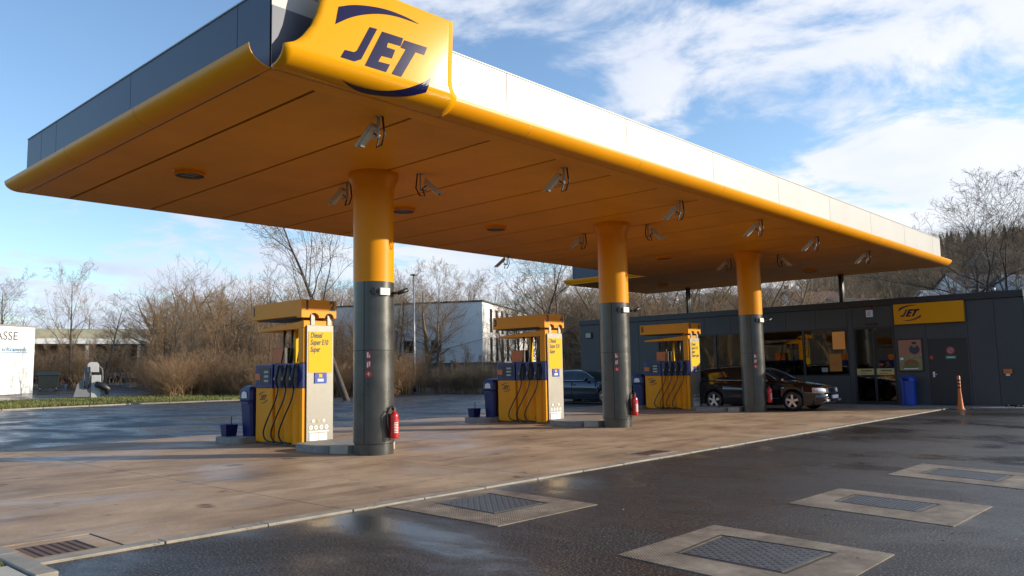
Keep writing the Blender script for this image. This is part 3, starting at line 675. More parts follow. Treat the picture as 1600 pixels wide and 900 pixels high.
# fire extinguishers
def extinguisher(x, label, first=[None]):
    a = R(282); r = .47; loc = (x+r*math.cos(a), 11.8+r*math.sin(a), .30)
    if first[0]: return copy_tree(first[0], loc, label)
    t = empty('fire_extinguisher', loc, label=label, cat='fire extinguisher', group='red fire extinguishers hung on the columns'); first[0] = t
    b = MB(); b.lathe([(.070, 0), (.078, .012), (.080, .03), (.080, .38), (.074, .42), (.050, .455), (.025, .47), (.022, .50)], seg=24); b.build('cylinder', RED, t, sharp=50)
    b = MB(); b.lathe([(.0812, .08), (.0812, .33)], seg=16, a0=200, a1=320, caps=False); b.build('label', REDL, t)
    b = MB()
    for k in range(7): b.lathe([(.0822, .10+k*.028), (.0822, .113+k*.028)], seg=8, a0=232, a1=292, caps=False)
    b.build('label_print', WLAB, t)
    b = MB(); b.box(-.02, .02, -.03, .03, .495, .53); b.box(-.014, .014, -.02, .075, .53, .545); b.box(-.012, .012, -.02, .09, .56, .572); b.build('valve', BLKP, t)
    b = MB(); b.tube([(0, .01, .51), (-.10, .02, .50), (-.14, .02, .42), (-.13, .02, .25), (-.10, .01, .12)], .011, 6); b.build('hose', BLK, t)
    b = MB(); b.box(-.05, .05, .055, .10, .12, .36); b.build('bracket', BLKP, t)
    return t
extinguisher(9.07, 'red fire extinguisher with hose on the nearest column'); extinguisher(16.70, 'red fire extinguisher on the middle column'); extinguisher(24.32, 'red fire extinguisher on the farthest column, in front of the black estate car')

# ================================================================== ISLANDS, PUMPS, BINS
def rounded(x0, x1, y0, y1, r, n=6):
    pts = []
    for cxx, cyy, a0 in ((x1-r, y1-r, 0), (x0+r, y1-r, 90), (x0+r, y0+r, 180), (x1-r, y0+r, 270)):
        for i in range(n+1): a = R(a0+90*i/n); pts.append((cxx+r*math.cos(a), cyy+r*math.sin(a)))
    return pts
def island(dx, label, first=[None]):
    if first[0]: return copy_tree(first[0], (dx, 0, 0), label)
    t = empty('pump_island', (dx, 0, 0), label=label, cat='pump island', group='low concrete islands under the fuel pumps'); first[0] = t
    b = MB(); b.prism(rounded(8.55, 10.15, 12.55, 13.75, .30), 'z', 0, .145); b.build('island_pad', ISL, t, bevel=.012)
    b = MB(); b.prism([(8.62, 12.53), (8.80, 12.22), (9.9, 12.22), (10.05, 12.53)], 'z', 0, .15); b.build('end_stone', ISLW, t, bevel=.01)
    b = MB(); b.prism(rounded(8.62, 10.1, 15.98, 17.0, .22), 'z', 0, .14); b.build('island_pad', ISL, t, bevel=.012)
    b = MB(); b.box(9.16, 9.80, 13.76, 15.97, 0, .12); b.build('island_waist', ISL, t)
    return t
island(0, 'concrete island carrying the nearest pump'); island(7.63, 'concrete island carrying the middle pump'); island(15.25, 'concrete island carrying the farthest pump')

def pump(x, nums, lines, nozz, label):
    t = empty('fuel_pump', (x, 14.14, 0.0), label=label, cat='fuel pump', group='yellow and blue fuel pumps with hoses on both sides')
    Wd, L = 0.70, 1.80         # x 0..Wd, y 0..L
    b = MB(); b.box(.04, Wd-.04, .04, L-.02, .125, .20); b.build('plinth', GAP, t)
    b = MB(); b.box(.05, Wd-.05, .03, L-.01, .15, 1.18); b.build('core', YEL, t)
    for s_ in (0, 1):
        X = (lambda v: v) if s_ == 0 else (lambda v: Wd-v)
        def bx(b, x0, x1, y0, y1, z0, z1): a, c = sorted((X(x0), X(x1))); return b.box(a, c, y0, y1, z0, z1)
        # lower door with emblem and the ribbed hose bay
        b = MB(); bx(b, -.03, .05, 1.13, L, .05, 1.19); b.build('door_panel', YEL, t, bevel=.006)
        n = len(nozz); bw = (1.12-.12)/n
        for i in range(n):
            y0 = .12+i*bw; b = MB(); pts = [(X(.05), y0+.006), (X(-.02), y0+.10), (X(-.03), y0+bw-.10), (X(.03), y0+bw-.006), (X(.06), y0+bw-.006)]
            b.prism(pts, 'z', .05, 1.185); fix_normals(b.build('hose_bay_rib', YEL, t))
        b = MB(); bx(b, -.02, .05, .02, .115, .05, 1.185); b.build('corner_panel', YEL, t, bevel=.006)
        # blue band with display and nozzle boots
        b = MB(); bx(b, -.015, .06, .02, 1.12, 1.19, 1.70); b.build('nozzle_band', NAVY, t, bevel=.006)
        b = MB(); bx(b, -.045, .06, 1.13, L+.01, 1.19, 1.69); disp = b.build('display_box', NAVY, t, bevel=.01)
        b = MB(); bx(b, -.052, -.043, 1.20, 1.66, 1.27, 1.62); b.build('screen', BLKP, disp)
        for k in range(3): b = MB(); bx(b, -.056, -.050, 1.27, 1.44, 1.32+k*.095, 1.365+k*.095); b.build('readout', GALV, disp)
        b = MB(); bx(b, -.057, -.048, 1.60, 1.81, 1.36, 1.50); b.build('pay_sticker', ORL, disp)
        for yn in nozz:
            b = MB(); bx(b, -.03, -.013, yn-.075, yn+.075, 1.215, 1.68); boot = b.build('nozzle_boot', BLKP, t, bevel=.006)
            b = MB(); b.tube([(X(-.05), yn, 1.66), (X(-.09), yn-.01, 1.55), (X(-.12), yn+.0, 1.42), (X(-.10), yn+.03, 1.30), (X(-.06), yn+.02, 1.19)], [.02, .032, .036, .028, .018], 8); nz = b.build('nozzle', BLKP, t)
            b = MB(); b.tube([(X(-.10), yn+.035, 1.42), (X(-.135), yn+.04, 1.355)], [.038, .034], 8); b.build('nozzle_guard', GALV, nz)
            # hanging hose: down, out in a loop and back in at the foot
            b = MB(); q = [Vector((X(-.06), yn+.02, 1.20)), Vector((X(-.09), yn+.06, .95)), Vector((X(-.13), yn+.30, .55)), Vector((X(-.13), yn+.46, .27)), Vector((X(-.10), yn+.40, .10)), Vector((X(-.03), yn+.16, .06))]
            pts = []; m = len(q)-1
            for i in range(19):
                tt = i/18*m; k = min(int(tt), m-1); u = tt-k; p0, p1, p2, p3 = q[max(0, k-1)], q[k], q[k+1], q[min(m, k+2)]
                pts.append(.5*((2*p1)+(p2-p0)*u+(2*p0-5*p1+4*p2-p3)*u*u+(3*p1-p0-3*p2+p3)*u**3))
            b.tube(pts, .017, 6); b.build('hose', BLK, t)
            # upper mast hose
            b = MB(); b.tube([(X(.10), yn+.03, 2.44), (X(.08), yn+.04, 2.0), (X(.02), yn+.03, 1.70)], [.028, .016, .014], 6); b.build('mast_hose', BLK, t)
        b = MB(); bx(b, .07, .09, .02, .05, 1.7, 2.44); b.build('guide_rod', BLK, t)
        emblem(t, (lambda a, z, X=X, s_=s_: (X(-.033), (1.47 - a) if s_ == 0 else (1.47+a), .99+z)), INK, .21)
    # upper frame: corner post, beam, header
    b = MB(); b.box(.0, Wd, .03, .22, 1.70, 2.42); b.build('corner_post', YEL, t, bevel=.02)
    b = MB(); b.box(.30, .38, .78, .86, 1.70, 2.45); b.build('mast', YBR, t, bevel=.01)
    b = MB(); b.prism([(.02, 2.42), (.25, 2.40), (L-.02, 2.40), (L, 2.45), (.20, 2.555), (.02, 2.57)], 'x', 0, Wd); fix_normals(b.build('beam', YEL, t, bevel=.012))
    b = MB(); b.box(.12, .50, .92, 1.40, 1.70, 2.04); b.build('card_frame', BLKP, t)
    for s_ in (0, 1): b = MB(); xx = .115 if s_ == 0 else .505; b.box(xx-.003, xx+.003, .94, 1.38, 1.71, 2.03); b.build('advert_card', ORL, t)
    # header: long box, arched openings over the steel posts at the end
    H0, H1 = 2.655, 2.995
    def arch(c0, c1, z, n=8): r = (c1-c0)/2; return [(c0+r-r*math.cos(math.pi*i/n), z+min(.10, r)*math.sin(math.pi*i/n)) for i in range(n+1)]
    pts = [(-.10, H0-.03), (.01, H0-.03)]+arch(.08, .32, H0-.03)+[(.40, H0-.03)]+arch(.46, .68, H0-.03)+[(.74, H0-.03), (.74, H1), (-.10, H1)]
    b = MB(); b.prism(pts, 'y', -.06, .12); hd = b.build('header_end', YEL, t); fix_normals(hd)
    b = MB(); b.box(-.10, .74, .1205, 1.90, H0, H1-.002); b.build('header', YEL, t, bevel=.008)
    b = MB(); b.box(-.02, .66, .13, 1.80, H0-.03, H0-.002); b.build('header_tray', BLKP, t)
    for xx in (.16, .56): b = MB(); b.box(xx, xx+.10, .0, .045, 2.47, 2.76); b.build('header_post', STEEL, t, bevel=.006)
    for xx in (.13, .54): b = MB(); b.box(xx, xx+.10, .20, .30, 2.50, 2.67); b.build('header_post', YEL, t)
    # steel end panel with printed film
    b = MB(); b.box(.06, Wd, -.015, .028, .05, 2.47); b.build('end_panel', STEEL, t, bevel=.004)
    b = MB(); b.box(.095, Wd-.03, -.021, -.014, 1.50, 2.34); b.build('price_film', YBR, t)
    for i, l in enumerate(lines): text('lettering', l, .155, INK, t, (.135, -.0225, 2.26-i*(.145 if len(lines) < 4 else .13)), shear=.25, offset=.004, align='LEFT', width=.46*len(l)/9.5)
    b = MB(); b.box(.24, .53, -.030, -.0145, 1.28, 1.495); s1 = b.build('loyalty_sticker', BLUE, t)
    b = MB(); b.box(.34, .42, -.033, -.029, 1.40, 1.47); b.build('sticker_mark', YBR, s1); b = MB(); b.box(.31, .45, -.033, -.029, 1.315, 1.37); b.build('sticker_print', WLAB, s1)
    def disc(cx_, cz_, r, m, nm='sticker'): b = MB(); b.add([(cx_, -.0225, cz_)]+[(cx_+r*math.cos(2*math.pi*i/16), -.0225, cz_+r*math.sin(2*math.pi*i/16)) for i in range(16)], [(0, 1+i, 1+(i+1) % 16) for i in range(16)]); return b.build(nm, m, t)
    for i, m in enumerate((WLAB, CREAM, WLAB)): disc(.22+i*.125, .515, .036, m)
    for i in range(4): disc(.16+i*.125, .385, .046, WLAB); b = MB(); b.box(.145+i*.125, .175+i*.125, -.0245, -.0222, .37, .40); b.build('sticker_symbol', mat('grey_print', (.35, .33, .30), .5), t)
    b = MB(); b.box(.11, .59, -.0235, -.0145, .285, .315); b.build('sticker_strip', WLAB, t)
    for i in range(2): b = MB(); b.box(.13+i*.215, .335+i*.215, -.0235, -.0145, .12, .265); b.build('notice', WLAB, t); 
    # numbers
    a_, c_ = nums
    text('number', a_, .26, INK, t, (.03, -.0625, 2.87), offset=.012); text('number', c_, .26, INK, t, (.64, -.0625, 2.87), offset=.012)
    text('number', a_, .24, INK, t, (-.1025, 1.80, 2.83), rot=(90, 0, -90), offset=.012)
    return t
p1 = pump(9.10, ('1', '2'), ('Diesel', 'Super E10', 'Super'), (.25, .55, .85), 'nearest yellow fuel pump, numbered 1 and 2')
p2 = pump(16.73, ('3', '4'), ('Diesel', 'Super E10', 'Super'), (.25, .55, .85), 'middle yellow fuel pump, numbered 3 and 4')
p3 = pump(24.36, ('5', '6'), ('Diesel', 'Super E10', 'Super', 'Super plus'), (.20, .44, .68, .92), 'farthest yellow fuel pump, numbered 5 and 6, with four nozzles')

def bin_(loc, label, first=[None], white=False):
    if first[0]: return copy_tree(first[0], loc, label)
    t = empty('waste_bin', loc, label=label, cat='waste bin', group='blue waste bins at the far ends of the pump islands'); first[0] = t
    pts = lambda w, c: [(-w+c, -w), (w-c, -w), (w, -w+c), (w, w-c), (w-c, w), (-w+c, w), (-w, w-c), (-w, -w+c)]
    b = MB(); z = [(.20, 0), (.235, .75)]; vs = []
    for w, zz in z: vs += [(*p, zz) for p in pts(w, .05)]
    b.add(vs, [(i, (i+1) % 8, 8+(i+1) % 8, 8+i) for i in range(8)]+[tuple(range(8))[::-1], tuple(range(8, 16))]); b.build('body', BINB, t, bevel=.01)
    b = MB(); vs = []
    for w, zz in ((.25, .752), (.26, .80), (.255, 1.00), (.20, 1.08), (.12, 1.11)): vs += [(*p, zz) for p in pts(w, .06)]
    b.add(vs, [(j*8+i, j*8+(i+1) % 8, (j+1)*8+(i+1) % 8, (j+1)*8+i) for j in range(4) for i in range(8)]+[tuple(range(8))[::-1], tuple(range(32, 40))]); b.build('hood', BINB, t, bevel=.012)
    b = MB(); b.prism([(-.12, .83), (.12, .83), (.10, .95), (.0, .985), (-.10, .95)], 'x', -.268, -.262); b.build('flap', WLAB, t)
    b = MB(); b.box(.262, .275, -.16, .16, .25, 1.05); b.build('towel_holder', WLAB, t)
    b = MB(); b.box(-.262, -.255, -.15, .15, .70, .74); b.build('rim', NAVY, t)
    return t
bin_((9.28, 16.35, .14), 'blue waste bin beside the nearest pump'); bin_((16.95, 16.35, .14), 'blue waste bin beside the middle pump'); bin_((24.60, 16.30, .14), 'blue waste bin beside the farthest pump')
def bucket(loc, label, first=[None]):
    if first[0]: return copy_tree(first[0], loc, label)
    t = empty('squeegee_bucket', loc, label=label, cat='bucket', group='small buckets for window washing'); first[0] = t
    b = MB(); vs = []
    for w, d, zz in ((.12, .11, 0), (.145, .13, .25)): vs += [(-w, -d, zz), (w, -d, zz), (w, d, zz), (-w, d, zz)]
    b.add(vs, [(0, 1, 5, 4), (1, 2, 6, 5), (2, 3, 7, 6), (3, 0, 4, 7), (3, 2, 1, 0)]); o = b.build('tub', BINB, t); m = o.modifiers.new('thickness', 'SOLIDIFY'); m.thickness = .01
    b = MB(); b.tube([(.05, .02, .05), (.09, .06, .42)], .012, 6); b.build('squeegee_handle', BLKP, t)
    b = MB(); b.add([(-.13, -.118, .20), (.13, -.118, .20), (.13, .118, .20), (-.13, .118, .20)], [(0, 1, 2, 3)]); b.build('water', CGLASS, t)
    return t
bucket((8.90, 16.78, .14), 'small blue squeegee bucket beside the bin at the nearest pump'); bucket((16.55, 16.78, .14), 'small blue squeegee bucket beside the bin at the middle pump')

# ================================================================== SHOP
SX = 29.5
sh = empty('station_shop', (0, 0, 0), label='long low dark grey station shop behind the pumps', cat='shop building')
YS0, YS1, HT = 5.12, 22.8, 3.50
OPEN = [(10.60, 18.60, 1.05, 2.80), (9.02, 10.42, 0.05, 2.78), (6.72, 8.0, 0.05, 2.30)]
ye = sorted({YS0, 5.92, 6.72, 8.0, 9.02, 10.42, 10.6, 11.75, 12.9, 14.05, 15.2, 16.35, 17.5, 18.6, 19.6, 20.65, 21.7, YS1}); ye = list(ye)
for y0, y1 in zip(ye, ye[1:]):
    zs = [.05, HT]
    op = [o for o in OPEN if o[0] <= y0+.01 and o[1] >= y1-.01]
    spans = [(.05, HT)] if not op else [s for s in ((.05, op[0][2]), (op[0][3], HT)) if s[1]-s[0] > .02]
    for z0, z1 in spans:
        b = MB(); b.box(SX, SX+.06, y0+.005, y1-.005, z0, z1); b.build('wall_panel', ANT, sh)
# core behind panels, with openings
b = MB(); core = [(YS0, 6.72, 0, HT), (6.72, 8.0, 2.30, HT), (8.0, 9.02, 0, HT), (9.02, 10.42, 2.78, HT), (10.42, 10.6, 0, HT), (10.6, 18.6, 0, 1.05), (10.6, 18.6, 2.8, HT), (18.6, YS1-.01, 0, HT)]
for y0, y1, z0, z1 in core: b.box(SX+.0605, SX+.2, y0+(.01 if y0 == YS0 else 0), y1, z0, z1)
b.box(SX+.2, 36.5, YS0+.01, YS0+.2, 0, HT); b.box(SX+.2, 36.5, YS1-.2, YS1-.01, 0, HT); b.box(36.3, 36.5, YS0+.2, YS1-.2, 0, HT); b.build('wall_core', INT, sh)
b = MB(); b.box(SX+.2, 36.3, YS0+.2, YS1-.2, HT-.18, HT); b.build('ceiling', INT, sh)
b = MB(); b.box(SX+.2, 36.3, YS0+.2, YS1-.2, 0, .03); b.build('floor', INT, sh)
b = MB(); b.box(SX-.06, SX+.12, YS0-.05, YS1+.05, HT+.002, HT+.23); b.build('coping', BLKP, sh, bevel=.01)
b = MB(); b.box(SX+.1205, 36.55, YS0-.05, YS1+.05, HT+.002, HT+.20); b.build('roof', ROOFD, sh)
for k in range(6):
    b = MB(); y0 = YS0+.0; b.box(SX+.02+k*1.2, SX+1.20+k*1.2-.01, YS0-.05, YS0+.009, .05, HT); b.build('wall_panel', ANT, sh)
# little things on the roof edge
b = MB(); b.tube([(SX+.1, 5.9, 3.73), (SX+.1, 5.9, 3.86)], .05, 8); b.tube([(SX+.2, 14.6, 3.73), (SX+.2, 14.6, 3.9)], .04, 8); b.build('roof_vent', GALV, sh)
# window: frame, mullions, panes
wy = [10.6, 12.25, 14.6, 15.9, 17.2, 18.6]
wf = empty('window'); wf.parent = sh
for y0, y1 in zip(wy, wy[1:]):
    b = MB(); b.box(SX+.03, SX+.036, y0+.04, y1-.04, 1.10, 2.75); b.build('pane', GLASS, wf)
b = MB(); b.box(SX-.01, SX+.07, 10.6, 18.6, 1.05, 1.10); b.box(SX-.01, SX+.07, 10.6, 18.6, 2.75, 2.80)
for y in wy: b.box(SX-.008, SX+.068, y-.04 if y > 10.7 else y, y+.04 if y < 18.5 else y, 1.101, 2.749)
b.build('frame', BLKP, wf)
b = MB(); b.box(SX+.012, SX+.028, 10.72, 11.17, 2.02, 2.66); b.build('lit_panel', LITP, wf)
b = MB(); b.box(SX+.008, SX+.026, 10.88, 11.32, 1.22, 1.86); pst = b.build('notice_poster', mat('amber_print', (.50, .19, .02), .5), wf)
text('lettering', 'JET', .16, REDL, pst, (SX+.005, 11.10, 1.50), rot=(90, 0, -90), shear=.3)
b = MB(); b.box(SX+.008, SX+.026, 11.4, 11.62, 1.20, 1.36); b.build('small_notice', mat('grey_paper', (.30, .32, .34), .5), wf)
b = MB()
for (y0, y1, z0, z1) in ((11.50, 11.53, 1.45, 2.62), (12.12, 12.15, 1.45, 2.62), (11.53, 12.12, 1.45, 1.48), (11.53, 12.12, 2.59, 2.62)): b.box(SX+.05, SX+.065, y0, y1, z0, z1)
b.build('picture_frame', GALV, wf)
# door
dr = empty('entrance_door'); dr.parent = sh
b = MB()
for (y0, y1, z0, z1) in ((9.02, 9.08, .05, 2.78), (10.36, 10.42, .05, 2.78), (9.08, 10.36, 2.70, 2.78), (9.68, 9.76, .05, 2.70), (9.08, 9.68, .05, .16), (9.76, 10.36, .05, .16), (9.08, 9.68, 1.02, 1.06), (9.76, 10.36, 1.02, 1.06)): b.box(SX-.012, SX+.05, y0, y1, z0, z1)
b.build('frame', BLKP, dr)
for y0, y1 in ((9.08, 9.68), (9.76, 10.36)):
    b = MB(); b.box(SX+.02, SX+.026, y0, y1, .16, 1.02); b.build('pane', GLASS, dr); b = MB(); b.box(SX+.02, SX+.026, y0, y1, 1.06, 2.70); b.build('pane', GLASS, dr)
    b = MB(); b.box(SX-.014, SX+.018, y0+.01, y1-.01, 1.08, 1.30); s_ = b.build('door_band', CREAM, dr)
    b = MB(); b.box(SX-.017, SX-.013, y0+.08, y1-.14, 1.20, 1.25); b.box(SX-.017, SX-.013, y0+.22, y1-.10, 1.12, 1.14); b.build('band_print', mat('dull_print', (.16, .12, .06), .6), s_)
b = MB(); b.box(SX-.07, SX-.001, 9.55, 9.95, 2.84, 2.90); b.build('door_sensor', BLKP, dr, bevel=.01)
# metal door
md = empty('service_door'); md.parent = sh
b = MB(); b.box(SX-.005, SX+.05, 6.76, 7.96, .06, 2.26); b.build('door_leaf', mat('near_black_paint', (.014, .016, .020), .4), md, bevel=.005)
b = MB(); b.box(SX-.02, SX+.06, 6.72, 6.76, .05, 2.30); b.box(SX-.02, SX+.06, 7.96, 8.0, .05, 2.30); b.box(SX-.02, SX+.06, 6.7605, 7.9595, 2.26, 2.30); b.build('frame', ANT, md)
b = MB(); b.box(SX-.03, SX-.004, 7.80, 7.86, .98, 1.16); b.tube([(SX-.06, 7.83, 1.07), (SX-.06, 7.72, 1.07)], .012, 6); b.tube([(SX-.06, 7.83, 1.07), (SX-.0, 7.83, 1.07)], .012, 6); b.build('handle', WLAB, md)
b = MB(); vs = [(SX-.008, 7.28, 1.86)]+[(SX-.008, 7.28+.13*math.cos(2*math.pi*i/24), 1.86+.13*math.sin(2*math.pi*i/24)) for i in range(24)]; b.add(vs, [(0, 1+i, 1+(i+1) % 24) for i in range(24)]); sg = b.build('prohibition_sign', REDL, md)
b = MB(); vs = [(SX-.010, 7.28, 1.86)]+[(SX-.010, 7.28+.09*math.cos(2*math.pi*i/24), 1.86+.09*math.sin(2*math.pi*i/24)) for i in range(24)]; b.add(vs, [(0, 1+i, 1+(i+1) % 24) for i in range(24)]); b.build('sign_face', mat('dull_white', (.30, .27, .27), .5), sg)
b = MB(); b.obox((SX-.0125, 7.28, 1.86), (.002, .20, .03), Euler((R(45), 0, 0)).to_matrix()); b.build('sign_bar', REDL, sg)
b = MB(); b.box(SX-.012, SX-.005, 7.12, 7.44, 1.58, 1.69); g_ = b.build('green_sign', GREENL, md); b = MB(); b.box(SX-.014, SX-.0118, 7.16, 7.40, 1.62, 1.65); b.build('sign_print', WLAB, g_)
b = MB(); b.box(SX-.012, SX-.005, 7.82, 7.92, 1.58, 1.70); b.build('red_sign', REDL, md)
# sign box, alarm, wall poster, small things on the facade (things fixed to the building)
sb = empty('shop_sign', (SX, 0, 0), label='yellow sign box with blue emblem high on the dark shop wall', cat='sign')
b = MB(); b.box(-.16, -.002, 6.76, 8.94, 2.80, 3.50); b.build('sign_box', YEL, sb, bevel=.01)
emblem(sb, lambda a, z: (-.163, 8.35-a, 3.18+z), LOGO, .46)
al = empty('alarm_box', (SX, 9.78, 3.25), label='small white alarm box with red lamp above the shop door', cat='alarm box')
b = MB(); b.box(-.09, -.002, -.11, .11, -.13, .12); b.build('case', WLAB, al, bevel=.01); b = MB(); b.box(-.08, -.002, -.08, .08, .122, .23); b.build('red_lamp', mat('dark_red_lens', (.18, .01, .01), .3), al, bevel=.01)
b = MB()
for k in range(4): b.box(-.093, -.0895, -.06, .06, -.07+k*.04, -.055+k*.04)
b.build('grille', BLKP, al)
po = empty('wall_poster', (SX, 0, 0), label='framed orange poster of a capped person above a burger, left of the metal door', cat='poster')
b = MB(); b.box(-.05, -.002, 8.12, 8.93, 1.18, 2.30); b.build('frame', BLKP, po, bevel=.008)
b = MB(); b.box(-.054, -.0495, 8.16, 8.89, 1.72, 2.26); b.build('print_top', mat('salmon_print', (.42, .17, .10), .5), po)
b = MB(); b.box(-.054, -.0495, 8.16, 8.89, 1.22, 1.7195); b.build('print_bottom', mat('olive_print', (.27, .24, .10), .5, var=.3, vscale=8), po)
def blob(yc, zc, ry, rz_, m, nm, dx=-.0565, par=po): b = MB(); b.add([(dx, yc, zc)]+[(dx, yc+ry*math.cos(2*math.pi*i/20), zc+rz_*math.sin(2*math.pi*i/20)) for i in range(20)], [(0, 1+i, 1+(i+1) % 20) for i in range(20)]); return b.build(nm, m, par)
blob(8.38, 1.93, .17, .16, mat('print_dark_cloth', (.05, .055, .06), .6), 'printed_jacket'); blob(8.38, 2.08, .065, .085, mat('print_skin', (.30, .17, .12), .6), 'printed_face', -.058); blob(8.38, 2.15, .08, .045, mat('print_cap', (.03, .03, .035), .6), 'printed_cap', -.0595)
b = MB(); b.box(-.061, -.0605, 8.16, 8.20, 1.735, 1.76); b.build('print_edge', CREAM, po)
blob(8.50, 1.45, .24, .14, mat('print_bun', (.30, .10, .035), .6, var=.3, vscale=14), 'printed_burger'); blob(8.50, 1.36, .27, .06, mat('print_leafgreen', (.13, .17, .04), .6), 'printed_salad', -.058); blob(8.80, 1.62, .06, .045, WLAB, 'printed_badge', -.058)
b = MB(); b.box(-.0585, -.0575, 8.3, 8.75, 1.26, 1.29); b.build('printed_line', WLAB, po)
wlp = empty('wall_lamp', (SX, 22.3, 3.02), label='square bulkhead lamp on the left end of the shop wall', cat='lamp')
b = MB(); b.box(-.06, -.002, -.18, .18, -.14, .14); b.build('case', ANT, wlp, bevel=.01); b = MB(); b.box(-.075, -.0595, -.14, .14, -.10, .10); b.build('diffuser', mat('dull_diffuser', (.45, .42, .30), .4), wlp, bevel=.01)
ob = empty('socket_box', (SX, 5.66, 1.13), label='small orange box with white socket on the right end of the shop wall', cat='box')
b = MB(); b.box(-.08, -.002, -.12, .12, -.06, .09); b.build('case', ORANGE, ob, bevel=.01); b = MB(); b.box(-.07, -.002, -.05, .06, -.13, -.0605); b.build('socket', WLAB, ob, bevel=.005)
# shop interior furniture: shelving and lamps
rnd = random.Random(3)
for k, (y0, y1, xx) in enumerate(((10.9, 13.2, 31.2), (13.6, 16.0, 31.4), (16.3, 18.3, 31.3), (9.1, 10.3, 32.0))):
    t = empty('goods_shelf', (xx, y0, 0.03), label=['shelf of goods behind the shop window, right part', 'shelf of goods behind the middle of the shop window', 'shelf of goods behind the left of the shop window', 'shelf of goods seen through the glass door'][k], cat='shelf')
    b = MB(); L = y1-y0; b.box(.3, .34, 0, L, 0, 1.5)
    for z in (.1, .5, .9, 1.3): b.box(0, .3, 0, L, z, z+.03)
    b.build('rack', GALV, t)
    for z in (.13, .53, .93, 1.33):
        y = .02
        while y < L-.15:
            w = rnd.uniform(.10, .24); h = rnd.uniform(.15, .30); b = MB(); b.box(.02, .25, y, y+w-.01, z, z+h); b.build('packet', rnd.choice(GOODS), t); y += w
for i, (x, y) in enumerate(((31.0, 12.4), (31.0, 13.5), (32.5, 15.2), (32.5, 11.6), (33, 17), (31.5, 9.7), (33.5, 13.2))):
    t = empty('ceiling_spot', (x, y, 3.318), label='small lit ceiling spot seen through the shop glass', cat='ceiling lamp', group='lit ceiling spots inside the shop')
    b = MB(); b.lathe([(.07, -.03), (.07, 0)], seg=12); b.build('housing', BLKP, t); b = MB(); b.lathe([(.001, -.034), (.055, -.034)], seg=12, caps=False); b.build('lamp', LIT, t)
# bin, delineator post, blue crate
t = empty('waste_bin', (29.0, 8.53, .05), label='tall blue waste bin against the shop wall beside the glass door', cat='waste bin')
b = MB(); b.lathe([(.20, 0), (.235, .02), (.245, .78)], seg=20); b.build('body', BLUE, t, sharp=40); b = MB(); b.lathe([(.26, .782), (.265, .84), (.25, .92), (.14, .985), (.01, 1.0)], seg=20); b.build('hood', BLUE, t, sharp=50)
b = MB(); b.box(-.268, -.24, -.10, .10, .83, .90); b.build('opening', GAP, t)
t = empty('delineator_post', (27.78, 6.69, 0), label='orange flexible marker post with dark bands standing before the service door', cat='marker post')
b = MB(); b.lathe([(.13, 0), (.13, .015), (.10, .03), (.085, .10), (.06, .40), (.045, .60), (.045, 1.02), (.03, 1.045)], seg=20); b.build('post', ORANGE, t, sharp=50)
for k in range(3): b = MB(); b.lathe([(.0455, .66+k*.11), (.049, .665+k*.11), (.049, .705+k*.11), (.0455, .71+k*.11)], seg=20, caps=False); b.build('band', BLKP, t)
t = empty('crate', (30.9, 4.75, 0), label='small blue and white crate on the ground at the right end of the shop', cat='crate')
b = MB(); b.box(-.2, .2, -.28, .2, .02, .22); b.build('crate_body', BLUE, t, bevel=.01); b = MB(); b.box(-.21, .21, -.29, .21, .221, .25); b.build('crate_rim', WLAB, t)
t = empty('coiled_hose', (28.7, 5.45, 0.05), label='dark hose lying on the pavement at the right end of the shop', cat='hose')
b = MB(); pts = [(.1*math.cos(a*.7)+.03*math.sin(a*2.3), .05+a*.05-.4, .03+.02*abs(math.sin(a*1.7))) for a in [i*.5 for i in range(24)]]; b.tube(pts, .03, 6); b.build('hose_run', BLK, t)

